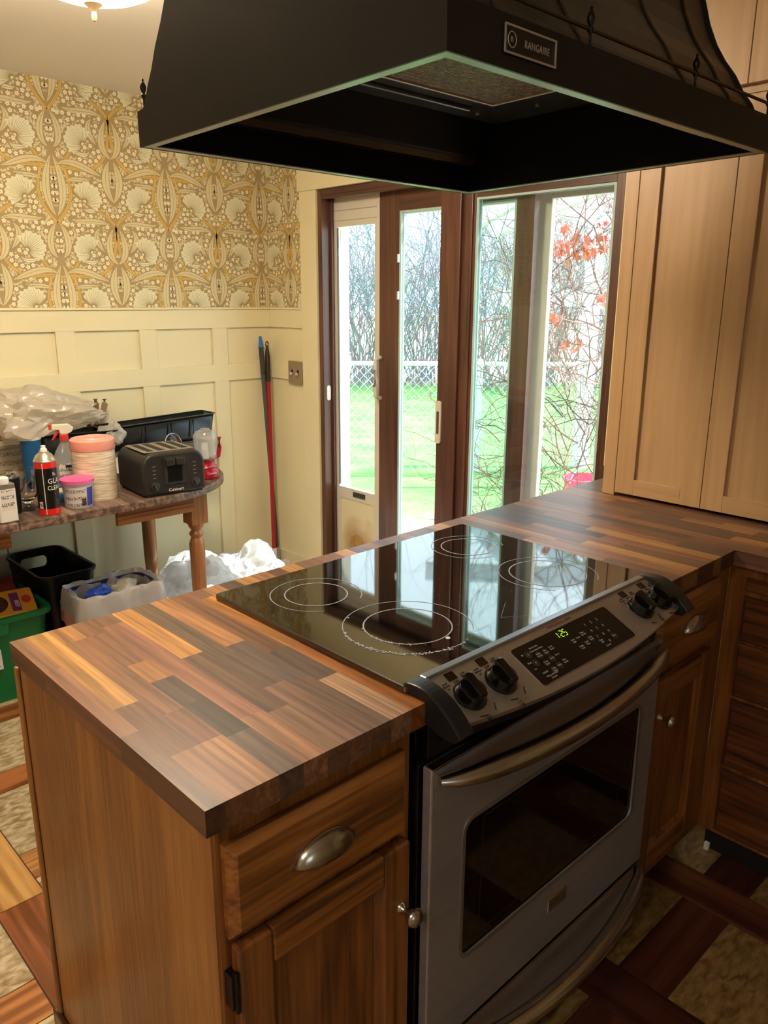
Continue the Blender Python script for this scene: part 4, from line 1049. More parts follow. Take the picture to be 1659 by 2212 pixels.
# pink drawstring liner roll
PINK = simple('pink_plastic', 'e59a88', .45); 
t = thing('bin_liner_roll', 'thick roll of cream bin liners with pink drawstring top, left of the toaster', 'bin liner roll', (.822, 2.158, TZ))
ROLLM, n, l, b = newmat('rolled_film'); tc = n.new('ShaderNodeTexCoord'); mp = n.new('ShaderNodeMapping'); mp.inputs['Scale'].default_value = (8, 8, 90); nz = n.new('ShaderNodeTexNoise'); nz.inputs['Scale'].default_value = 2; nz.inputs['Detail'].default_value = 5
l.new(tc.outputs['Object'], mp.inputs[0]); l.new(mp.outputs[0], nz.inputs['Vector']); rp = n.new('ShaderNodeValToRGB'); rp.color_ramp.elements[0].position = .35; rp.color_ramp.elements[0].color = lin('c2a888'); rp.color_ramp.elements[1].position = .65; rp.color_ramp.elements[1].color = lin('ecdcc4')
l.new(nz.outputs[0], rp.inputs[0]); l.new(rp.outputs[0], b.inputs['Base Color']); b.inputs['Roughness'].default_value = .4; bp = n.new('ShaderNodeBump'); bp.inputs['Strength'].default_value = .5; bp.inputs['Distance'].default_value = .003; l.new(nz.outputs[0], bp.inputs['Height']); l.new(bp.outputs[0], b.inputs['Normal'])
mb = MB(); mb.lathe([(.079, 0), (.081, .01), (.080, .10), (.079, .190)], T(.822, 2.158), n=40); mb.build('film_roll', ROLLM, t, smooth=True)
mb = MB(); mb.lathe([(.080, .188), (.082, .195), (.081, .225), (.074, .231), (.0, .229)], T(.822, 2.158), n=40); pk_ = mb.build('drawstring_band', PINK, t, smooth=True)
mb = MB(); mb.tube([(.822+(.070-.0011*i)*cos(i*.42), 2.158+(.070-.0011*i)*sin(i*.42), TZ+.2305+.001*sin(i*.9)) for i in range(58)], .0022, n=5); mb.build('coil', simple('pink_light', 'f0b0a2', .4), pk_, smooth=True)
# tub with pink lid
t = thing('plastic_tub', 'small white tub with bright pink lid standing before the liner roll', 'tub', (.716, 2.072, TZ))
mb = MB(); mb.lathe([(.0, 0), (.046, 0), (.048, .004), (.054, .085), (.058, .088), (.059, .094)], T(.716, 2.072), n=36); tb = mb.build('tub_body', simple('tub_lilac_white', 'd6cfd2', .35), t, smooth=True)
mb = MB(); mb.lathe([(.0600, .092), (.0605, .104), (.057, .106), (.052, .103), (.0, .103)], T(.716, 2.072), n=36); mb.build('lid', simple('lid_pink', 'e6609c', .35), t, smooth=True)
def wraplabel(par, cx, cy, r0, r1, z0, z1, a0, a1, mat, nm='label', n_=16, off=.0006):
    mb = MB(); vs = []; 
    for i in range(n_+1):
        a = a0+(a1-a0)*i/n_; vs += [(cx+(r0+off)*cos(a), cy+(r0+off)*sin(a), z0), (cx+(r1+off)*cos(a), cy+(r1+off)*sin(a), z1)]
    mb.add(vs, [(2*i, 2*i+2, 2*i+3, 2*i+1) for i in range(n_)]); return mb.build(nm, mat, par, smooth=True)
def printmat(name, base, ink, sx=300, sz=220, dens=.5):
    m, n, l, b = newmat(name); tc = n.new('ShaderNodeTexCoord'); mp = n.new('ShaderNodeMapping'); mp.inputs['Scale'].default_value = (sx, sx, sz); l.new(tc.outputs['Object'], mp.inputs[0])
    nz = n.new('ShaderNodeTexNoise'); nz.inputs['Scale'].default_value = 1; nz.inputs['Detail'].default_value = 1; l.new(mp.outputs[0], nz.inputs['Vector'])
    wv = n.new('ShaderNodeTexWave'); wv.bands_direction = 'Z'; wv.inputs['Scale'].default_value = sz/18; l.new(tc.outputs['Object'], wv.inputs['Vector'])
    mm = n.new('ShaderNodeMath'); mm.operation = 'MULTIPLY'; g1 = n.new('ShaderNodeMath'); g1.operation = 'GREATER_THAN'; g1.inputs[1].default_value = 1-dens; l.new(nz.outputs[0], g1.inputs[0]); g2 = n.new('ShaderNodeMath'); g2.operation = 'GREATER_THAN'; g2.inputs[1].default_value = .5; l.new(wv.outputs['Fac'], g2.inputs[0])
    l.new(g1.outputs[0], mm.inputs[0]); l.new(g2.outputs[0], mm.inputs[1]); mx = n.new('ShaderNodeMix'); mx.data_type = 'RGBA'; l.new(mm.outputs[0], mx.inputs[0]); mx.inputs['A'].default_value = lin(base); mx.inputs['B'].default_value = lin(ink)
    l.new(mx.outputs['Result'], b.inputs['Base Color']); b.inputs['Roughness'].default_value = .45; return m
FINE = printmat('fine_print_label', 'cfc6bd', '6d645e')
va = atan2(CP.y-2.07, CP.x-.716)
wraplabel(tb, .716, 2.072, .0486, .0528, TZ+.010, TZ+.072, va-1.0, va+.55, FINE)
wraplabel(tb, .716, 2.072, .0486, .0530, TZ+.008, TZ+.076, va+.6, va+1.2, simple('label_blue', '3a3a9c', .4), 'blue_label')
mb = MB()
for i in range(9):
    a = va+.22+i*.035; mb.box((0, -.0006, 0), (.0004, .0006, .026), TR(.716+.0515*cos(a), 2.072+.0515*sin(a), TZ+.012) @ RZ(a))
mb.build('barcode', BLKT, tb)
# spray can
t = thing('spray_can', 'black aerosol can with red bands and white nozzle near the table edge', 'spray can', (.597, 2.040, TZ))
M = T(.597, 2.040)
mb = MB(); mb.lathe([(.0, 0), (.0355, 0), (.0365, .003), (.0365, .190)], M, n=36); cb = mb.build('can_body', simple('can_black', '15130f', .3), t, smooth=True, ang=50)
mb = MB(); mb.lathe([(.0369, .001), (.0369, .024)], M, n=36, cap=False); mb.build('red_band', simple('can_red', 'd0201c', .35), cb, smooth=True)
mb = MB(); mb.lathe([(.0369, .168), (.0369, .189)], M, n=36, cap=False); mb.build('red_band', bpy.data.materials['can_red'], cb, smooth=True)
mb = MB(); mb.lathe([(.0375, .189), (.0385, .192), (.036, .195), (.034, .200), (.027, .212), (.018, .219), (.016, .221), (.016, .224), (.0, .224)], M, n=32); mb.build('metal_dome', simple('can_metal', 'c0b8a6', .3, .8), t, smooth=True)
mb = MB(); mb.lathe([(.012, .224), (.0115, .232), (.008, .236), (.0075, .244), (.0, .246)], M, n=20); mb.build('nozzle', WHITEP, t, smooth=True)
va2 = atan2(CP.y-2.04, CP.x-.597)
def curved_text(body, size, mat, par, cx, cy, r, z, ang, xs=1.0):
    o = text(body, size, mat, par, Matrix(), 'lettering', .0, local=True, xs=xs); off = world_loc(par)
    for v in o.data.vertices:
        a = ang+v.co.x/r; v.co = Vector((cx+r*cos(a), cy+r*sin(a), z+v.co.y))-off
    return o
curved_text('GLASS', .026, WHITET, cb, .597, 2.04, .0372, TZ+.122, va2+.95, .9)
curved_text('CLEANER', .022, WHITET, cb, .597, 2.04, .0372, TZ+.098, va2+1.0, .8)
curved_text('Sprayway', .011, WHITET, cb, .597, 2.04, .0372, TZ+.147, va2+.45) if False else curved_text('Su', .014, WHITET, cb, .597, 2.04, .0372, TZ+.147, va2+.75)
curved_text('= =', .010, simple('print_red', 'c02820', .4), cb, .597, 2.04, .0372, TZ+.075, va2+.8)
for k in range(4): curved_text('- - - -', .006, WHITET, cb, .597, 2.04, .0372, TZ+.055-.008*k, va2+.85)
mb = MB(); a = va2-.28; mb.cyl((.597+.0385*cos(a), 2.04+.0385*sin(a), TZ+.004), (.597+.0385*cos(a), 2.04+.0385*sin(a), TZ+.186), .0016, n=8); mb.build('straw', simple('straw_clear', 'c9c4b4', .2), t)
wraplabel(cb, .597, 2.04, .0369, .0369, TZ+.026, TZ+.05, va2-.95, va2-.55, FINE, 'barcode_label')
# trigger spray bottle
t = thing('spray_bottle', 'clear trigger spray bottle with red and cream head and blue liquid', 'spray bottle', (.787, 2.335, TZ))
M = T(.787, 2.335, TZ, rad(-20))
mb = MB(); mb.lathe([(.0, 0), (.052, 0), (.054, .004), (.054, .09), (.050, .12), (.036, .160), (.018, .190), (.0145, .197), (.0145, .205)], M, n=32, sy=.55, cap=False); BOT = filmy('translucent_plastic', 'dcdcd8', .62, .08)
bt = mb.build('bottle', BOT, t, smooth=True)
mb = MB(); mb.lathe([(.0, .003), (.051, .003), (.0525, .006), (.0525, .050), (.0, .050)], M, n=32, sy=.53); mb.build('blue_liquid', simple('cleaner_blue', '1478b8', .1), t, smooth=True)
MB().box((-.030, -.0305, .035), (.028, -.0298, .115), M).build('label', FINE, bt)
MB().box((-.005, -.0312, .098), (.024, -.0306, .109), M).build('label_tab', BLKT, bt)
mb = MB(); mb.lathe([(.017, .200), (.0175, .203), (.0165, .224), (.012, .229), (.0, .229)], M, n=24); mb.build('collar', simple('trigger_red', 'cc3a36', .4), t, smooth=True)
M2 = M @ Matrix(((1, 0, 0, 0), (0, 0, 1, 0), (0, 1, 0, 0), (0, 0, 0, 1)))
mb = MB(); mb.prism([(-.012, .228), (.012, .226), (.030, .235), (.038, .250), (.020, .266), (-.040, .266), (-.042, .246), (-.015, .244)][::-1], -.012, .012, M2); mb.build('sprayer_head', CREAMP, t, bevel=.003)
mb = MB(); mb.prism([(-.052, .246), (-.042, .246), (-.042, .268), (-.052, .268)][::-1], -.010, .010, M2); mb.build('nozzle', bpy.data.materials['trigger_red'], t, bevel=.002)
mb = MB(); mb.tube([M @ Vector(p) for p in ((-.020, 0, .243), (-.026, 0, .230), (-.034, 0, .215), (-.043, 0, .205))], [.006, .006, .005, .0035], n=8); mb.build('trigger', bpy.data.materials['trigger_red'], t, smooth=True)
# blue paper box behind can
t = thing('tissue_packet', 'small blue and white packet lying behind the pink-lidded tub', 'packet', (.690, 2.20, TZ))
MB().box((.655, 2.17, TZ), (.735, 2.235, TZ+.032)).build('packet_body', simple('packet_blue', '2f6ea8', .5), t, bevel=.003)
MB().box((.657, 2.172, TZ+.0322), (.733, 2.233, TZ+.040)).build('packet_top', simple('packet_cream', 'cbbf9a', .6), t, bevel=.003)
# glass mug
t = thing('glass_mug', 'clear footed glass mug with a looped handle behind the spray can', 'mug', (.560, 2.145, TZ))
M = T(.560, 2.145)
mb = MB(); mb.lathe([(.0, .0), (.033, .0), (.034, .003), (.020, .010), (.010, .018), (.011, .026), (.026, .036), (.036, .055), (.039, .10), (.040, .150), (.0375, .150), (.036, .10), (.033, .058), (.022, .042), (.0, .038)], M, n=32); mb.build('bowl', simple('clear_glass', 'ffffff', .02, trans=1, ior=1.45), t, smooth=True, ang=60)
hd = Vector((-.8, -.45, 0)).normalized()
mb = MB(); mb.tube([Vector((.560, 2.145, TZ))+hd*r+Vector((0, 0, z)) for r, z in ((.037, .130), (.055, .142), (.070, .132), (.076, .10), (.070, .068), (.055, .052), (.036, .058))], .006, n=10); mb.build('handle', bpy.data.materials['clear_glass'], t, smooth=True)
# black canister behind the tin
t = thing('black_cup', 'tall matte black cup behind the white label tin', 'cup', (.500, 2.125, TZ))
mb = MB(); mb.lathe([(.0, 0), (.026, 0), (.030, .008), (.034, .130), (.032, .132), (.028, .020), (.0, .015)], T(.500, 2.125), n=28); mb.build('cup_body', BLKM, t, smooth=True)
mb = MB(); mb.lathe([(.033, .130), (.036, .136), (.030, .150), (.0, .153)], T(.500, 2.125), n=28); mb.build('lid', CLEAR, t, smooth=True)
# tin with white label
t = thing('flat_tin', 'flat rectangular tin with pale printed label and round white cap at the left edge', 'tin', (.447, 2.020, TZ))
M = T(.447, 2.020, TZ, rad(4))
mb = MB(); mb.prism(rrect(-.030, -.018, .030, .018, .006), 0, .135, M); mb.build('tin_body', simple('tin_grey', '8c8378', .4, .5), t, bevel=.003)
mb = MB(); mb.prism(rrect(-.0306, -.0186, .0306, .0186, .0062), .006, .118, M); lb = mb.build('paper_label', simple('label_white', 'd8d2c8', .5), t)
MB().box((-.022, -.0192, .045), (.022, -.0187, .115), M).build('print', FINE, lb)
mb = MB(); mb.lathe([(.021, .135), (.0215, .137), (.0205, .155), (.017, .158), (.0, .158)], M @ TR(-.004, 0, 0), n=28); mb.build('cap', WHITEP, t, smooth=True)
# yellow bottle
t = thing('yellow_bottle', 'yellow bottle with dark cap cut by the left edge of the photo', 'bottle', (.376, 2.03, TZ))
mb = MB(); mb.lathe([(.0, 0), (.026, 0), (.028, .003), (.028, .085), (.020, .105), (.012, .112), (.012, .118)], T(.376, 2.03), n=28); mb.build('bottle_body', simple('bottle_yellow', 'e0b830', .35), t, smooth=True)
mb = MB(); mb.lathe([(.014, .118), (.014, .138), (.0, .14)], T(.376, 2.03), n=20); mb.build('cap', BLKM, t, smooth=True)
# blue can tumbler
t = thing('blue_container', 'tall dark blue cardboard container with a pale lid left of the black trays', 'container', (.715, 2.50, TZ))
M = TR(.715, 2.50, TZ)
mb = MB(); mb.lathe([(.0, 0), (.034, 0), (.034, .01), (.036, .12), (.040, .195)], M, n=30); mb.build('container_body', simple('container_blue', '17507f', .4), t, smooth=True)
mb = MB(); mb.lathe([(.041, .192), (.0425, .196), (.0425, .203), (.038, .206), (.0, .204)], M, n=30); mb.build('lid', CREAMP, t, smooth=True)
# flashlight lens
t = thing('flashlight', 'grey flashlight lying with its lens toward the kitchen', 'flashlight', (.655, 2.33, TZ))
ax = Vector((CP.x-.655, CP.y-2.33, 0)).normalized(); F = TR(.655, 2.33, TZ+.032) @ ax.to_track_quat('Z', 'Y').to_matrix().to_4x4()
mb = MB(); mb.lathe([(.0, -.14), (.016, -.14), (.018, -.05), (.031, -.01), (.0315, .012), (.027, .012), (.022, .002), (.0, -.004)], F, n=28); mb.build('housing', simple('torch_grey', '55524e', .35, .3), t, smooth=True, ang=50)
mb = MB(); mb.lathe([(.018, .001), (.0, .003)], F, n=20); mb.build('lens', simple('torch_lens', '191a55', .1), t, smooth=True)
# glass bowl with yellow tape
t = thing('glass_bowl', 'clear glass bowl at the far left of the table', 'bowl', (.555, 2.32, TZ))
mb = MB(); mb.lathe([(.0, .0), (.035, .0), (.040, .004), (.062, .045), (.070, .085), (.068, .086), (.058, .047), (.036, .008), (.0, .006)], T(.545, 2.32), n=36); mb.build('bowl_wall', bpy.data.materials['clear_glass'], t, smooth=True, ang=60)
t = thing('tape_measure', 'yellow and black tape measure lying behind the glass bowl', 'tape measure', (.585, 2.46, TZ))
mb = MB(); mb.prism(rrect(-.036, -.03, .036, .03, .014), 0, .030, TR(.585, 2.45, TZ+.0) @ RZ(.3)); tm = mb.build('case', simple('tape_yellow', 'd8c032', .4), t, bevel=.003)
mb = MB(); mb.prism(rrect(-.016, -.0305, .004, .0305, .001, 1), -.0005, .0306, TR(.585, 2.45, TZ) @ RZ(.3)); mb.build('grip_band', BLKM, tm)
# printed carton and cereal box behind
t = thing('carton', 'open carton with small printed text at the back left of the table', 'carton', (.62, 2.66, TZ))
MB().box((.42, 2.60, TZ), (.735, 2.74, TZ+.155)).build('carton_body', printmat('carton_print', 'a8977a', '6f6048', 200, 160, .5), t, bevel=.002)
MB().box((.42, 2.585, TZ+.152), (.735, 2.75, TZ+.158)).build('carton_flap', simple('carton_edge', '8f7d62', .7), t)
t = thing('white_box', 'cream food box with a red mark at the far left, under the plastic bag', 'box', (.56, 2.66, TZ+.158))
MB().box((.40, 2.61, TZ+.158), (.715, 2.73, TZ+.235)).build('box_body', simple('box_cream', 'cbbf9f', .5), t, bevel=.002)
text('32', .045, simple('box_red', '9c2e24', .5), t, TR(.625, 2.609, TZ+.195) @ RX(pi/2), 'red_mark', .0003)
# support crate for the trays
t = thing('storage_box', 'low grey box carrying the black trays at the back of the table', 'box', (1.15, 2.66, TZ))
MB().box((.80, 2.545, TZ), (1.56, 2.745, TZ+.082)).build('box_body', simple('box_greybrown', '5a5650', .6), t, bevel=.003)
for k, (x, y, z, rr_, tl, lab_) in enumerate(((1.045, 2.44, .030, .055, .5, 'pale grey lid leaning behind the left half of the toaster'), (1.125, 2.455, .045, .050, -.4, 'greenish grey lid behind the middle of the toaster'), (1.205, 2.44, .035, .055, .6, 'cream lid behind the right half of the toaster'), (1.10, 2.40, .080, .042, .9, 'small dull grey lid topmost of the lids behind the toaster'))):
    mb = MB(); mb.lathe([(.0, .006), (rr_*.6, .006), (rr_, 0), (rr_, -.004), (rr_*.6, .002), (0, .002)], TR(x, y, TZ+z+.02) @ RX(tl) @ RY(.2*k), n=24)
    o = mb.build('container_lid', simple('lid_grey_%d' % k, ('c9c8bf', '9aa08c', 'd6d2c6', '8f8a80')[k], .3, .2), None, smooth=True)
    for v in o.data.vertices: v.co -= Vector((x, y, TZ+z))
    o.location = (x, y, TZ+z); tag(o, lab_, 'lid', 'loose lids behind the toaster')
t = thing('pan_lid', 'dark brown round pan lid standing behind the toaster', 'lid', (1.305, 2.42, TZ))
M = TR(1.305, 2.42, TZ+.108) @ RX(rad(78)) @ RY(.3)
mb = MB(); mb.lathe([(.0, .010), (.035, .008), (.050, .0), (.052, -.004), (.048, -.002), (.034, .004), (.0, .006)], M, n=32); mb.build('lid_disc', simple('lid_brown', '2a1c17', .18), t, smooth=True)
mb = MB(); mb.tube([M @ Vector((.052*cos(a), .052*sin(a), -.003)) for a in [2*pi*i/28 for i in range(28)]], .0022, n=6, closed=True); mb.build('rim', NICKEL, t, smooth=True)
MB().box((1.28, 2.39, TZ), (1.33, 2.45, TZ+.052)).build('stand', BLKM, t, bevel=.003)
# long black trough tray
TRAYM = simple('tray_black', '15191d', .22, spec=.6)
def trough(name, label, L, wt, wb, h, ribs, loc, rot, mat):
    t = thing(name, label, 'tray', loc, rot=rot)
    # open box with tapered sides, long axis x, front face toward -y
    o_ = [(-L/2, -wt/2), (L/2, -wt/2), (L/2, wt/2), (-L/2, wt/2)]; i_ = [(-L/2+.02, -wb/2), (L/2-.02, -wb/2), (L/2-.02, wb/2), (-L/2+.02, wb/2)]
    to = rrect(-L/2, -wt/2, L/2, wt/2, .022, 4); bo = rrect(-L/2+.018, -wb/2, L/2-.018, wb/2, .018, 4); m = len(to)
    mb = MB(); mb.add([(p[0], p[1], h) for p in to]+[(p[0], p[1], 0) for p in bo], [(i, m+i, m+(i+1) % m, (i+1) % m) for i in range(m)]+[tuple(range(m, 2*m))[::-1]])
    b_ = mb.build('tray_shell', mat, t, local=True, solid=.003, smooth=True, ang=40)
    mb = MB(); ro = rrect(-L/2-.007, -wt/2-.007, L/2+.007, wt/2+.007, .026, 4); mb.prism(ro, h-.003, h+.002, holes=[rrect(-L/2+.002, -wt/2+.002, L/2-.002, wt/2-.002, .02, 4)[::-1]]); mb.build('rim', mat, t, local=True, bevel=.001)
    for x in ribs:
        mb = MB(); mb.tube([(x-.006, -wb/2+.001, .012), (x-.002, -(wt+wb)/4, h*.55), (x, -wt/2+.001, h-.016)], [.010, .009, .008], n=8, fl=.6); mb.build('rib', mat, b_, local=True, smooth=True)
        mb = MB(); mb.tube([(x+.012, -wb/2-.0005, .012), (x+.014, -(wt+wb)/4-.001, h*.55), (x+.012, -wt/2-.0005, h-.016)], [.003, .003, .003], n=6); mb.build('rib_edge', mat, b_, local=True, smooth=True)
    return t
trough('planter_tray', 'long black ribbed plastic tray lying across the back of the table', .56, .13, .105, .108, (-.10, .03, .145), (1.345, 2.645, TZ+.0880), (0, rad(-2.0), 0), TRAYM)
trough('shallow_basin', 'shorter black plastic tray half covered by the clear plastic bag', .34, .15, .12, .105, (), (.935, 2.60, TZ+.0845), (0, rad(1.5), 0), simple('basin_black', '121110', .35))
# wooden spoons in a crock
t = thing('utensil_crock', 'dark crock behind the plastic bag holding wooden spoon handles', 'crock', (1.10, 2.745, TZ))
M = TR(1.10, 2.7485, TZ+.083); mb = MB(); mb.lathe([(.0, 0), (.036, 0), (.043, .10), (.039, .10), (.033, .01), (0, .01)], M, n=24); mb.build('crock_body', BLKM, t, smooth=True)
for k, (x0, z1, lab) in enumerate(((1.058, 1.060, 'leftmost wooden spoon handle rising above the plastic bag'), (1.104, 1.060, 'middle wooden spoon handle, the thickest and darkest of three'), (1.146, 1.056, 'rightmost wooden spoon handle rising above the plastic bag'))):
    mb = MB(); mb.tube([(1.088+.012*k, 2.745, TZ+.105), ((x0+1.10)/2, 2.745, .95), (x0, 2.742, z1-.02), (x0, 2.742, z1)], [.006, .008, .0135, .011], n=10)
    tag(mb.build('wooden_spoon', simple('spoon_wood_%d' % k, ('8f7a62', '7b5a40', '94775a')[k], .6), None, smooth=True), lab, 'spoon', 'wooden spoon handles')
# food chopper
RED = simple('chopper_red', 'a8182c', .22, coat=.3)
t = thing('food_chopper', 'small red food chopper with clear bowl at the rounded table end', 'food processor', (1.313, 2.165, TZ))
M = T(1.313, 2.165)
mb = MB(); mb.lathe([(.0, 0), (.046, 0), (.050, .006), (.050, .030), (.043, .052), (.036, .060), (.034, .078), (.037, .082)], M, n=36); ba = mb.build('base', RED, t, smooth=True, ang=60)
mb = MB(); mb.lathe([(.036, .082), (.044, .088), (.050, .165), (.052, .172), (.050, .185), (.040, .200), (.020, .207), (.018, .213), (.0, .214)], M, n=36); mb.build('clear_bowl', BOT, t, smooth=True)
mb = MB(); mb.lathe([(.017, .085), (.018, .10), (.013, .150), (.0, .152)], M @ TR(-.005, 0, 0), n=20); mb.build('blade_hub', WHITEP, t, smooth=True)
mb = MB(); hx, hy = .045, -.022; mb.tube([(1.313+.030, 2.165-.012, TZ+.086), (1.313+hx, 2.165+hy, TZ+.092), (1.313+hx+.006, 2.165+hy-.004, TZ+.13), (1.313+hx+.006, 2.165+hy-.004, TZ+.175)], .0095, n=10); mb.build('handle', RED, t, smooth=True)
mb = MB(); mb.tube([(1.313+.049*cos(a), 2.165+.049*sin(a), TZ+.052+.006*sin(3*a)) for a in [-2.8+.15*i for i in range(18)]], .0016, n=6); mb.build('cord', simple('cord_grey', 'a89a8c', .5), t, smooth=True)
va3 = atan2(CP.y-2.165, CP.x-1.313)
curved_text('Cuisinart', .012, WHITET, ba, 1.313, 2.165, .0512, TZ+.028, va3+.45)

# ------------------------------------------------------------------ crumpled plastic
BAGM = filmy('clear_bag_film', 'e6ddd0', .32, .2)
BAGW = filmy('white_bag_film', 'f2f2f4', .22, .25)
def crumple(name, label, cat, c, sz, mat, seed, amp=.22, sub=4, flat=None, group=None, parts=True, sc=1.5, slope=0):
    bm = bmesh.new(); bmesh.ops.create_icosphere(bm, subdivisions=sub, radius=1)
    for v in bm.verts:
        p = v.co.copy(); q = p*sc+Vector((seed*7.3, seed*3.1, 0))
        n1 = noise.noise(q); n2 = abs(noise.noise(q*2.3)); n3 = abs(noise.noise(q*5.1))
        k = 1+amp*(1.6*n1-1.0*n2-.12*n3)
        p *= k; z = p.z*sz[2]
        if slope: z *= 1-slope*p.x
        v.co = Vector((p.x*sz[0], p.y*sz[1], z))
    zmin = -sz[2]*.72
    for v in bm.verts:
        if v.co.z < zmin: v.co.z = zmin+(v.co.z-zmin)*.08
    me = bpy.data.meshes.new(name); bm.to_mesh(me); bm.free(); lo = min(v.co.z for v in me.vertices)
    for v in me.vertices: v.co.z -= lo
    me.materials.append(mat); me.shade_smooth()
    try: me.set_sharp_from_angle(angle=rad(28))
    except Exception: pass
    o = bpy.data.objects.new(name, me); COL.objects.link(o); o.location = c
    return tag(o, label, cat, group)
crumple('plastic_bag', 'crumpled clear plastic bag heaped over the black tray on the table', 'bag', (.82, 2.56, TZ+.195), (.235, .12, .10), BAGM, 1, .28, 5, slope=.5)
crumple('plastic_bag', 'thin twisted end of clear plastic hanging over the black ribbed tray', 'bag', (1.075, 2.545, TZ+.115), (.065, .035, .062), BAGM, 2, .3, 4)

# ------------------------------------------------------------------ bins on the floor
def tapered_shell(mb, x0, y0, x1, y1, zt, zb, tap, r, th=.004):
    to = rrect(x0, y0, x1, y1, r, 5); bo = rrect(x0+tap, y0+tap, x1-tap, y1-tap, r*.8, 5); m = len(to)
    ti = rrect(x0+th, y0+th, x1-th, y1-th, r-th, 5); bi = rrect(x0+tap+th, y0+tap+th, x1-tap-th, y1-tap-th, r*.8-th, 5)
    V = [(p[0], p[1], zt) for p in to]+[(p[0], p[1], zb) for p in bo]+[(p[0], p[1], zt) for p in ti]+[(p[0], p[1], zb+th) for p in bi]
    F_ = [(i, m+i, m+(i+1) % m, (i+1) % m)[::1] for i in range(m)]+[tuple(range(m, 2*m))[::-1]]
    F_ += [(2*m+i, 2*m+(i+1) % m, 3*m+(i+1) % m, 3*m+i) for i in range(m)]+[tuple(range(3*m, 4*m))]
    F_ += [(i, (i+1) % m, 2*m+(i+1) % m, 2*m+i) for i in range(m)]
    mb.add(V, F_)
t = thing('waste_bin', 'tall black plastic bin with slot handles under the table', 'bin', (.755, 2.545, 0))
BINB = simple('bin_black', '0b0b0c', .35)
mb = MB(); tapered_shell(mb, .642, 2.335, .872, 2.755, .415, .0, .03, .05); sh = mb.build('bin_shell', BINB, t, smooth=True, ang=40)
# cut the two slot handles with a boolean
for nm, yy in (('cut_front', 2.34), ('cut_back', 2.75)):
    mb = MB(); mb.M = Matrix(((1, 0, 0, 0), (0, 0, -1, yy), (0, 1, 0, 0), (0, 0, 0, 1)))
    mb.prism(rrect(.700, .335, .815, .385, .020), -.03, .03); c_ = mb.build(nm, BINB, t); md = sh.modifiers.new(nm, 'BOOLEAN'); md.object = c_; md.operation = 'DIFFERENCE'; md.solver = 'EXACT'
bpy.context.view_layer.update(); dg_ = bpy.context.evaluated_depsgraph_get(); me = bpy.data.meshes.new_from_object(sh.evaluated_get(dg_)); sh.modifiers.clear(); sh.data = me
for nm in ('cut_front', 'cut_back'): bpy.data.objects.remove(bpy.data.objects[nm])
mb = MB(); mb.prism(rrect(.634, 2.327, .880, 2.763, .056, 6), .408, .420, holes=[rrect(.646, 2.339, .868, 2.751, .046, 6)[::-1]]); mb.build('rim', BINB, t, bevel=.003)
crumple('paper_scrap', 'crumpled brown paper scrap inside the black bin', 'paper', (.705, 2.45, .22), (.05, .05, .07), simple('scrap_brown', '5c5148', .7), 5, .3, 3)
# lined trash can
t = thing('trash_can', 'dark blue trash can lined with a white bag with a pink band', 'trash can', (.865, 2.185, 0))
mb = MB(); tapered_shell(mb, .700, 2.080, 1.030, 2.290, .375, 0, .03, .045); mb.build('can_shell', simple('can_navy', '27305e', .4), t, smooth=True)
def wav(loop, amp, seed, z, f=22):
    out = []
    for i, p in enumerate(loop):
        k = noise.noise(Vector((p[0]*f, p[1]*f, seed))); cx, cy = .865, 2.185; d_ = Vector((p[0]-cx, p[1]-cy)).normalized()
        out.append((p[0]+d_.x*amp*k, p[1]+d_.y*amp*k, z+amp*.8*noise.noise(Vector((p[0]*f, p[1]*f, seed+9)))))
    return out
def dense(l, n_=120):
    per = 0; L = []
    for i in range(len(l)): per += sqrt((l[i][0]-l[i-1][0])**2+(l[i][1]-l[i-1][1])**2)
    out = []; step = per/n_; acc = 0
    for i in range(len(l)):
        p, q = l[i], l[(i+1) % len(l)]; d_ = sqrt((p[0]-q[0])**2+(p[1]-q[1])**2); k = max(1, int(round(d_/step)))
        for j in range(k): out.append((p[0]+(q[0]-p[0])*j/k, p[1]+(q[1]-p[1])*j/k))
    return out
base = dense(rrect(.690, 2.070, 1.040, 2.300, .05, 5))
def off(l, o_): return [((p[0]-.865)*(1+o_/.175)+.865, (p[1]-2.185)*(1+o_/.115)+2.185) for p in l]
rings = [wav(off(base, .012), .012, 1, .262), wav(off(base, .010), .014, 2, .325), wav(off(base, .006), .012, 3, .362), wav(off(base, .002), .014, 4, .388), wav(off(base, -.006), .016, 5, .392), wav(off(base, -.016), .016, 6, .36), wav(off(base, -.03), .02, 7, .29), wav(off(base, -.05), .03, 8, .20), wav(off(base, -.09), .01, 9, .16)]
m = len(base); LINER = filmy('liner_white', 'e2dcd6', .12, .3)
mb = MB(); mb.add([v for r0 in rings for v in r0], [(j*m+i, j*m+(i+1) % m, (j+1)*m+(i+1) % m, (j+1)*m+i) for j in range(len(rings)-1) for i in range(m)]+[tuple(((len(rings)-1)*m+i) for i in range(m))]); ln = mb.build('bin_liner', LINER, t, smooth=True)
r2_ = [[(p[0]*1.0, p[1]*1.0, p[2]) for p in wav(off(base, .0135), .012, 1, .256)], [(p[0], p[1], p[2]) for p in wav(off(base, .0125), .013, 1.6, .302)]]
mb = MB(); mb.add([v for r0 in r2_ for v in r0], [(i, (i+1) % m, m+(i+1) % m, m+i) for i in range(m)]); mb.build('pink_band', filmy('liner_pink', 'e8a898', .1), ln, smooth=True)
crumple('food_wrapper', 'shiny blue wrapper lying on top of the lined trash can', 'wrapper', (.80, 2.17, .335), (.055, .022, .035), simple('wrapper_blue', '2f52b8', .3), 6, .35, 3)
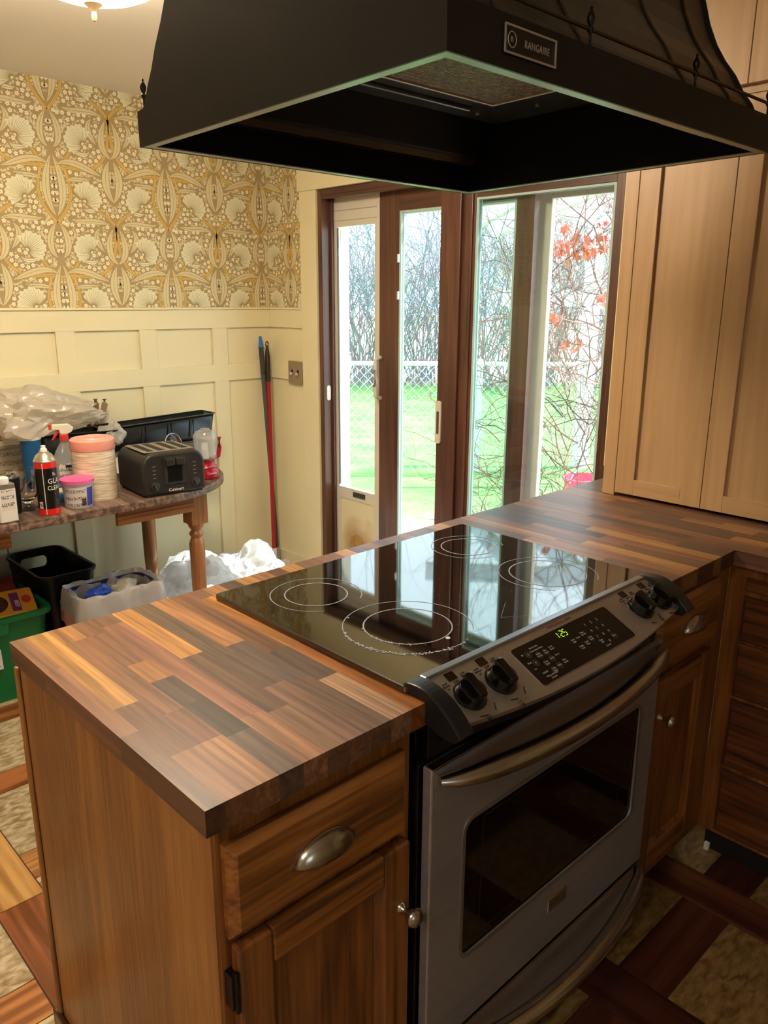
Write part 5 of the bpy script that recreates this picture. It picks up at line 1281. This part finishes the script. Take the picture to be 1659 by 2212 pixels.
crumple('paper_cup_scrap', 'pale crumpled cup and paper in the lined trash can', 'paper', (.90, 2.19, .31), (.07, .045, .05), simple('scrap_cream', 'cfc6ae', .6), 7, .3, 3)
crumple('paper_ball', 'crumpled pale paper rising behind the lined trash can', 'paper', (1.0, 2.42, 0), (.09, .07, .19), simple('scrap_pinkgrey', 'b8aaa0', .6), 8, .2, 4)
crumple('food_wrapper', 'small blue and white crumpled wrapper beside the black bin', 'wrapper', (.935, 2.38, 0), (.045, .04, .20), simple('scrap_bluewhite', '5070c0', .4), 9, .2, 3)
# green tote
GRN = simple('tote_green', '146b38', .38, noise_amt=.08, noise_scale=5)
t = thing('storage_tote', 'green plastic tote full of food packages at the left edge', 'storage tub', (.35, 2.40, 0))
mb = MB(); tapered_shell(mb, .03, 2.205, .615, 2.60, .345, 0, .035, .045); mb.build('tub_shell', GRN, t, smooth=True, ang=40)
mb = MB(); mb.prism(rrect(.015, 2.190, .630, 2.615, .055, 6), .330, .352, holes=[rrect(.034, 2.209, .611, 2.596, .042, 6)[::-1]]); mb.build('rim', GRN, t, bevel=.004)
MB().box((.30, 2.192, .285), (.455, 2.215, .332)).build('handle_lip', GRN, t, bevel=.004)
mb = MB(); mb.box((.0, 0, 0), (.0, 0, 0)); 
TW_ = TR(.33, 2.211, .150) @ RX(rad(-5.8))
lb = MB().box((-.14, -.0018, .0), (.095, -.0002, .115), TW_).build('label', simple('tote_label', 'cfcac4', .5), t)
MB().box((-.13, -.0026, .06), (.088, -.0019, .105), TW_).build('label_picture', simple('tote_label_green', '1c6a5c', .5), lb)
text('STORAGE', .018, BLKT, lb, TW_ @ TR(.055, -.0024, .045) @ RX(pi/2), 'label_text') if False else None
mb = MB()
for k in range(4): mb.box((-.13, -.0024, .010+.010*k), (.085-.02*(k % 2), -.0018, .013+.010*k), TW_)
mb.build('label_print', BLKT, lb)
# packages in the tote
t = thing('food_pouch', 'orange and yellow snack pouch with a brown picture on top of the tote', 'food pouch', (.50, 2.33, .34))
PM_ = TR(.492, 2.325, .345) @ RZ(rad(-10)) @ RX(rad(18))
mb = MB(); mb.prism(rrect(-.115, -.085, .105, .085, .01), 0, .016, PM_); pb = mb.build('pouch', simple('pouch_orange', 'e09a35', .35), t, bevel=.005)
mb = MB(); mb.prism(rrect(-.112, -.082, -.094, .082, .002, 2), .016, .0172, PM_); mb.prism(rrect(-.112, -.082, .10, -.070, .002, 2), .016, .0172, PM_); mb.build('yellow_edge', simple('pouch_yellow', 'e8c040', .4), pb, split=True)
mb = MB(); mb.lathe([(.056, .0165), (.0, .0178)], PM_ @ TR(-.045, .005, 0), n=24, sy=1.05); mb.build('food_picture', simple('food_brown', '5a3428', .5, noise_amt=.6, noise_scale=60), pb)
mb = MB(); mb.lathe([(.026, .0178), (.0, .0184)], PM_ @ TR(-.070, -.048, 0), n=20); mb.build('food_picture_green', simple('food_greenish', 'a89a4c', .5, noise_amt=.3, noise_scale=60), pb)
mb = MB(); mb.prism(rrect(.020, -.055, .052, .060, .003), .0165, .0176, PM_); mb.build('title_panel', simple('pouch_purple', '7a3060', .4), pb)
text('BEEF', .022, WHITET, pb, PM_ @ TR(.040, -.012, .018) @ RZ(rad(-90)), 'lettering')
mb = MB(); mb.lathe([(.017, .0168), (.0, .0178)], PM_ @ TR(.077, .010, 0), n=18, sy=1.5); mb.build('red_badge', simple('pouch_red', 'c84020', .4), pb)
t = thing('food_pouch', 'second reddish pouch pressed against the back of the tote', 'food pouch', (.45, 2.50, .34))
M = TR(.47, 2.50, .33) @ RZ(rad(5)) @ RX(rad(38)); mb = MB(); mb.prism(rrect(-.15, -.07, .13, .075, .01), 0, .018, M); mb.build('pouch', simple('pouch_redbrown', '9c4a3c', .4, noise_amt=.4, noise_scale=25), t, bevel=.005)
t = thing('carton', 'grey carton edge with a white strip at the left of the tote', 'carton', (.34, 2.28, .30))
MB().box((-.06, -.05, -.16), (.06, .09, .012), TR(.335, 2.285, .352) @ RZ(.1)).build('carton_body', FINE, t, bevel=.002)
t = thing('carton', 'brown cartons filling the inside of the green tote', 'carton', (.35, 2.40, .02))
MB().box((.075, 2.37, .006), (.570, 2.555, .31)).build('carton_body', simple('carton_brown', '5e4636', .6, noise_amt=.3, noise_scale=12), t, bevel=.004)
crumple('dark_bag', 'dark grocery bag slumped at the rear of the green tote', 'bag', (.49, 2.68, 0.0), (.10, .055, .27), simple('bag_dark', '332a22', .45, noise_amt=.3, noise_scale=14), 12, .2, 4)
# white plastic bags in the sun
for k, (x, y, sx, sy, sz, lab) in enumerate(((1.09, 2.62, .14, .12, .15, 'small white plastic bag between the trash can and the rear table leg'),
      (1.42, 2.50, .20, .19, .19, 'large white plastic bag on the floor right behind the front table leg'), (1.70, 2.50, .18, .16, .165, 'rounded white plastic bag with blue mark beside the push brooms'),
      (1.36, 2.22, .15, .13, .13, 'white plastic bag nearest the counter in front of the table leg'), (1.62, 2.24, .17, .13, .12, 'brightly sunlit white plastic bag nearest the patio door'))):
    b__ = crumple('white_bag', lab, 'bag', (x, y, 0.001), (sx, sy, sz), BAGW, 20+k, .24, 5, group='white plastic bags on the floor')
    if k in (2,):
        mb = MB(); mb.tube([(x+.10+.012*i, y-.06+.003*i, .215-.012*i+.004*sin(i)) for i in range(6)], [.004, .010, .014, .012, .009, .004], n=8, fl=.5); q = mb.build('blue_mark', simple('bag_blue', '3a8ad8', .4), b__, smooth=True)
t = thing('paper_roll', 'cream paper roll lying on the floor against the panelled wall', 'paper roll', (1.86, 2.735, .055))
mb = MB(); mb.cyl((1.72, 2.735, .056), (1.93, 2.735, .056), .055, n=28); mb.build('roll', simple('roll_cream', 'cdbf92', .6), t, smooth=True, ang=40)

# ------------------------------------------------------------------ brooms
BR = simple('broom_red', 'a0202a', .3); BG = simple('broom_grey', '4e4f4c', .4)
def broom(label, base, top, hm, gripm, headm, brm, hdir, L, blue=False, coll=None):
    base = Vector(base); top = Vector(top); dv = (top-base); ln = dv.length; dv.normalize()
    t = thing('broom', label, 'broom', base)
    mb = MB(); mb.cyl(base, base+dv*(ln-.20), .0115, n=14); mb.build('handle', hm, t, smooth=True)
    if blue:
        mb = MB(); mb.cyl(base+dv*(ln-.20), base+dv*(ln-.06), .0125, n=14); mb.cyl(base+dv*(ln-.06), base+dv*(ln-.055), .014, n=14); mb.build('grip', gripm, t, smooth=True)
        mb = MB(); mb.cyl(base+dv*(ln-.055), base+dv*ln, .012, .007, n=14); mb.build('tip', simple('broom_blue', '2f6fc0', .4), t, smooth=True)
    else:
        mb = MB(); mb.cyl(base+dv*(ln-.20), base+dv*(ln-.07), .0135, n=14); mb.cyl(base+dv*(ln-.07), base+dv*(ln-.01), .0135, .006, n=14); g_ = mb.build('grip', gripm, t, smooth=True)
        mb = MB(); p_ = base+dv*(ln-.012); mb.tube([p_+Vector((.008*cos(a), 0, .014*sin(a)))+dv*.008 for a in [2*pi*i/14 for i in range(14)]], .003, n=6, closed=True); mb.build('hanging_loop', gripm, g_, smooth=True)
    mb = MB(); mb.cyl(base-Vector((0, 0, .015)), base+dv*.07, .017, .0145, n=14); mb.build('socket', coll or hm, t, smooth=True)
    h_ = Vector(hdir).normalized(); s_ = Vector((-h_.y, h_.x, 0)); z0 = base.z-.012
    M = Matrix(((h_.x, s_.x, 0, base.x), (h_.y, s_.y, 0, base.y), (0, 0, 1, 0), (0, 0, 0, 1)))
    mb = MB(); mb.prism(rrect(-L/2, -.022, L/2, .022, .015), z0-.028, z0, M); hd_ = mb.build('head', headm, t, bevel=.004)
    mb = MB(); r0 = random.Random(int(L*1000))
    for i in range(int(L/.0085)):
        for j in (-1, 1):
            x = -L/2+.006+i*.0085; mb.cyl(M @ Vector((x, j*.012, z0-.028)), M @ Vector((x*1.04+r0.uniform(-.003, .003), j*.018, .001)), .0022, .0018, n=5)
    mb.build('bristles', brm, hd_)['kind'] = 'stuff'
broom('red-handled push broom with white head leaning in the corner', (2.03, 2.705, .090), (2.075, 2.772, 1.272), BR, simple('grip_dark', '2c2622', .5), WHITEP, simple('bristle_dark', '3a3632', .7), (-.97, .20, 0), .22, False, WHITEP)
broom('grey-handled broom with blue tip and grey head in the corner', (2.075, 2.735, .080), (2.035, 2.775, 1.310), BG, simple('grip_grey', '3c3a36', .5), simple('head_grey', '8a94a0', .5), simple('bristle_grey', '6c6862', .7), (-.98, .10, 0), .20, True, simple('socket_grey', '98a0a8', .4))

# ------------------------------------------------------------------ outside
GRASS, n, l, b = newmat('lawn'); tc = n.new('ShaderNodeTexCoord'); nz = n.new('ShaderNodeTexNoise'); nz.inputs['Scale'].default_value = 3; nz.inputs['Detail'].default_value = 8; l.new(tc.outputs['Object'], nz.inputs['Vector'])
rp = n.new('ShaderNodeValToRGB'); rp.color_ramp.elements[0].position = .3; rp.color_ramp.elements[0].color = lin('4c8c3c'); rp.color_ramp.elements[1].position = .7; rp.color_ramp.elements[1].color = lin('76b05a'); l.new(nz.outputs[0], rp.inputs[0])
nf = n.new('ShaderNodeTexNoise'); nf.inputs['Scale'].default_value = 60; nf.inputs['Detail'].default_value = 3; l.new(tc.outputs['Object'], nf.inputs['Vector'])
rf = n.new('ShaderNodeValToRGB'); rf.color_ramp.elements[0].position = .4; rf.color_ramp.elements[0].color = lin('5e4c3c'); rf.color_ramp.elements[1].position = .6; rf.color_ramp.elements[1].color = lin('d8c8b8'); l.new(nf.outputs[0], rf.inputs[0])
dt = n.new('ShaderNodeVectorMath'); dt.operation = 'DOT_PRODUCT'; dt.inputs[1].default_value = (.69, .72, 0); l.new(tc.outputs['Object'], dt.inputs[0])
ns = n.new('ShaderNodeMath'); ns.operation = 'MULTIPLY_ADD'; ns.inputs[1].default_value = 1.6; l.new(nz.outputs[0], ns.inputs[0]); l.new(dt.outputs['Value'], ns.inputs[2])
mr = n.new('ShaderNodeMapRange'); mr.inputs[1].default_value = 5.7; mr.inputs[2].default_value = 6.2; l.new(ns.outputs[0], mr.inputs[0])
mr2 = n.new('ShaderNodeMapRange'); mr2.inputs[1].default_value = 15.5; mr2.inputs[2].default_value = 16.5; mr2.inputs[3].default_value = 1; mr2.inputs[4].default_value = 0; l.new(ns.outputs[0], mr2.inputs[0])
mm = n.new('ShaderNodeMath'); mm.operation = 'MULTIPLY'; l.new(mr.outputs[0], mm.inputs[0]); l.new(mr2.outputs[0], mm.inputs[1])
mx = n.new('ShaderNodeMix'); mx.data_type = 'RGBA'; l.new(mm.outputs[0], mx.inputs[0]); l.new(rf.outputs[0], mx.inputs['A']); l.new(rp.outputs[0], mx.inputs['B']); l.new(mx.outputs['Result'], b.inputs['Base Color']); b.inputs['Roughness'].default_value = .9
mb = MB(); mb.box((X1+.15, -12, -.25), (60, 60, -.15)); gd = mb.build('ground', GRASS); gd['kind'] = 'structure'; gd['label'] = 'sunny green lawn with dry leaf litter beside the house'
FW = Vector((.690, .724, 0)); RTV = Vector((.724, -.690, 0)); C0 = Vector((CP.x, CP.y, 0))
def fp_(dep, lat, z): p = C0+FW*dep+RTV*lat; return Vector((p.x, p.y, z))
# chain-link fence at depth 7.6
FENM = simple('fence_galvanised', 'd0dcdc', .5, .2)
t = thing('chain_link_fence', 'chain-link fence with pale top rail crossing the lawn', 'fence', fp_(7.6, 0, -.15))
FD, ZR, ZB = 7.6, .91, -.13
mb = MB(); mb.cyl(fp_(FD, -3, ZR), fp_(FD, 6, ZR), .021, n=10); mb.build('top_rail', FENM, t, smooth=True)
for lt in (-2.6, .93, 4.4):
    mb = MB(); mb.cyl(fp_(FD+.04, lt, -.15), fp_(FD+.04, lt, ZR+.04), .028, n=12); mb.build('post', FENM, t, smooth=True)
mb = MB(); H__ = ZR-.03-ZB; step = .085; lt = -3.0-H__
while lt < 5.5:
    for s in (1, -1):
        a0, a1 = lt, lt+H__
        p, q = (fp_(FD-.03, a0, ZB), fp_(FD-.03, a1, ZR-.03)) if s > 0 else (fp_(FD-.03, a0, ZR-.03), fp_(FD-.03, a1, ZB))
        mb.cyl(p, q, .0028, n=3, cap=False)
    lt += step
wm = mb.build('wire_mesh', FENM, t); wm['kind'] = 'stuff'
# bare shrubs
def grow(mb, p, d_, L, r, depth, rr, curl=.25, nseg=4):
    pts = [p]; q = p.copy(); dd = d_.normalized()
    for i in range(nseg):
        dd = (dd+Vector((rr.uniform(-1, 1), rr.uniform(-1, 1), rr.uniform(-.8, .8)))*curl).normalized(); q = q+dd*(L/nseg); pts.append(q.copy())
    mb.tube(pts, [r*(1-.6*i/nseg) for i in range(nseg+1)], n=3)
    if depth > 0:
        for k in range(rr.randint(2, 4)):
            i = rr.randint(1, nseg); dn = ((pts[i]-pts[i-1]).normalized()+Vector((rr.uniform(-1, 1), rr.uniform(-1, 1), rr.uniform(-.7, .9)))*.9).normalized()
            grow(mb, pts[i], dn, L*rr.uniform(.45, .7), r*.55, depth-1, rr, curl, nseg)
BM = [simple('twig_grey', '8c88a0', .8), simple('twig_pinkgrey', '988a98', .8), simple('twig_bluegrey', '7c8894', .8), simple('twig_tan', 'a09488', .8)]
shr = [(15.5, -2.4, 3.3, 0), (16.5, -1.0, 3.4, 1), (15.8, .2, 3.6, 2), (17, 1.4, 3.8, 0), (15.6, 2.5, 3.7, 2), (16.6, 3.6, 3.6, 3), (15.4, 4.8, 3.4, 1)]
lab = ['bare grey shrub behind the fence, leftmost through the door', 'bare pinkish shrub seen through the pet door window', 'bare bluish shrub seen through the sliding door glass', 'bare grey shrub behind the wooden door stiles', 'bare bluish shrub seen through the tinted door glass', 'bare tan shrub behind the vine, right of the door glass', 'bare pinkish shrub at the far right beyond the vine']
for k, (dp, lt, hh, mi) in enumerate(shr):
    rr = random.Random(50+k); mb = MB()
    for i in range(46):
        b0 = fp_(dp+rr.uniform(-.9, .9), lt+rr.uniform(-.8, .8), -.15); dv = Vector((rr.uniform(-.5, .5), rr.uniform(-.5, .5), 1))
        grow(mb, b0, dv, hh*rr.uniform(.55, .95), .016, 3, rr, .22)
    o = mb.build('bare_shrub', BM[mi], None); loc = fp_(dp, lt, -.15)
    for v in o.data.vertices: v.co -= loc
    o.location = loc; tag(o, lab[k], 'shrub', 'bare shrubs beyond the fence')
# young green-yellow leaves on one shrub
# pergola
PGM = simple('pergola_paint', 'c8d4dc', .6)
t = thing('pergola', 'white painted pergola beams and post outside the right glass', 'pergola', (6.2, 3.2, -.15))
mb = MB(); p0 = fp_(7.9, 2.02, -.15); mb.box((p0.x-.06, p0.y-.06, -.15), (p0.x+.06, p0.y+.06, 2.35)); mb.build('post', PGM, t)
def beam(a, b_, w, h_, nm='beam'):
    a = Vector(a); b_ = Vector(b_); d_ = (b_-a); L = d_.length; x = d_.normalized(); y = Vector((-x.y, x.x, 0)).normalized(); z = x.cross(y)
    M = Matrix(((x.x, y.x, z.x, a.x), (x.y, y.y, z.y, a.y), (x.z, y.z, z.z, a.z), (0, 0, 0, 1))); mb = MB(); mb.box((0, -w/2, -h_/2), (L, w/2, h_/2), M); return mb.build(nm, PGM, t)
beam(fp_(7.4, 1.5, 2.28), fp_(7.4, 2.9, 1.96), .05, .10)
beam(fp_(5.2, 1.15, 2.24), fp_(5.6, 2.1, 2.26), .05, .16)
beam(fp_(6.8, .9, 2.06), fp_(5.3, 1.42, 2.24), .05, .14)
beam(fp_(6.8, .55, 2.02), fp_(5.3, .95, 2.20), .05, .14)
beam(fp_(5.2, .3, 2.19), fp_(5.2, 1.15, 2.22), .05, .12)
beam(fp_(8.2, 1.2, 1.52), fp_(8.2, 2.9, 1.52), .06, .16)
# vine
rr = random.Random(9); VM = simple('vine_brown', '80605a', .8); VM2 = simple('vine_pale', 'a8948c', .8); VM3 = simple('vine_dark', '55484e', .8)
t = thing('climbing_vine', 'tangled bare vine with a few red autumn leaves outside the right glass', 'vine', fp_(4.8, 1.2, -.15))
for nm, mt, cnt, r0 in (('stem', VM, 80, .0055), ('pale_stem', VM2, 40, .0045), ('dark_stem', VM3, 40, .005)):
    mb = MB()
    for i in range(cnt):
        lt0 = rr.uniform(1.10, 1.65) if rr.random() < .8 else rr.uniform(.7, 1.1)
        z0 = rr.choice((-.15, rr.uniform(.2, 1.7), rr.uniform(.2, 1.9))); p = fp_(rr.uniform(4.5, 5.3), lt0, z0)
        dv = Vector((rr.uniform(-.8, .8), rr.uniform(-.8, .8), rr.uniform(-.1, 1.2))); grow(mb, p, dv, rr.uniform(.5, 1.0), r0, 2, rr, .5, 6)
    mb.v = [v for v in mb.v]
    mb.build(nm, mt, t)
LFM = filmy('vine_leaf_red', 'b4502c', .0, .5); LFM2 = filmy('vine_leaf_pink', 'b83a48', .0, .5)
def leaf(mb, c, s, rr):
    M = Matrix.Translation(c) @ Matrix.Rotation(rr.uniform(0, 6.28), 4, 'Z') @ Matrix.Rotation(rr.uniform(.6, 2.2), 4, 'X') @ Matrix.Rotation(rr.uniform(0, 6.28), 4, 'Z')
    pts = [(0, -1), (.35, -.55), (.9, -.5), (.62, 0), (.75, .5), (.3, .45), (0, 1.05), (-.3, .45), (-.75, .5), (-.62, 0), (-.9, -.5), (-.35, -.55)]
    vs = [(0, 0, .0)]+[(x*s, y*s, s*(.35*abs(x)+.15*sin(5*y))) for x, y in pts]; mb.add(vs, [(0, i+1, (i+1) % 12+1) for i in range(12)], M)
def atpx(px, py, dep): v = fwd+r2*((px-829.5)/FPX)-u2*((py-1106)/FPX); return CP+v*dep
mb = MB()
for (cx, cy, sp, cnt) in ((1245, 535, 36, 22), (1205, 540, 20, 9), (1275, 530, 26, 12), (1230, 500, 14, 4), (1290, 650, 22, 4), (1200, 690, 20, 4), (1240, 745, 20, 4), (1195, 660, 12, 2)):
    for i in range(cnt): leaf(mb, atpx(rr.gauss(cx, sp*.6), rr.gauss(cy, sp*.5), 4.6+rr.uniform(-.15, .15)), rr.uniform(.024, .046), rr)
lf = mb.build('leaves', LFM, t); lf['kind'] = 'stuff'
mb = MB()
for (cx, cy, sp, cnt) in ((1305, 490, 14, 5), (1325, 500, 12, 5)):
    for i in range(cnt): leaf(mb, atpx(rr.gauss(cx, sp*.6), rr.gauss(cy, sp), 4.5), rr.uniform(.014, .022), rr)
lf = mb.build('pink_leaves', LFM2, t); lf['kind'] = 'stuff'
# low bramble in front of the glass
mb = MB()
for i in range(26):
    p = fp_(rr.uniform(4.6, 5.4), rr.uniform(.45, 1.3), -.15); grow(mb, p, Vector((rr.uniform(-1, 1), rr.uniform(-1, 1), .9)), rr.uniform(.4, .8), .004, 1, rr, .5, 6)
o = mb.build('bramble', VM2, None); loc = fp_(5, .9, -.15)
for v in o.data.vertices: v.co -= loc
o.location = loc; tag(o, 'low pale arching bramble stems on the grass below the vine', 'bramble')
# pink bucket
c = atpx(1262, 1032, 6.3); t = thing('bucket', 'pink plastic bucket standing outside at the foot of the vine', 'bucket', (c.x, c.y, -.15))
mb = MB(); mb.lathe([(.0, 0), (.12, 0), (.125, .01), (.165, .26), (.175, .262), (.176, .280), (.168, .282), (.120, .02), (.0, .015)], TR(c.x, c.y, -.15), n=32); mb.build('bucket_body', simple('bucket_pink', 'd85a78', .45), t, smooth=True)
mb = MB(); mb.tube([(c.x+.17*cos(a), c.y+.02, .10+.17*sin(a)*.6) for a in [pi*i/14 for i in range(15)]], .004, n=6); mb.build('handle', WHITEP, t, smooth=True)
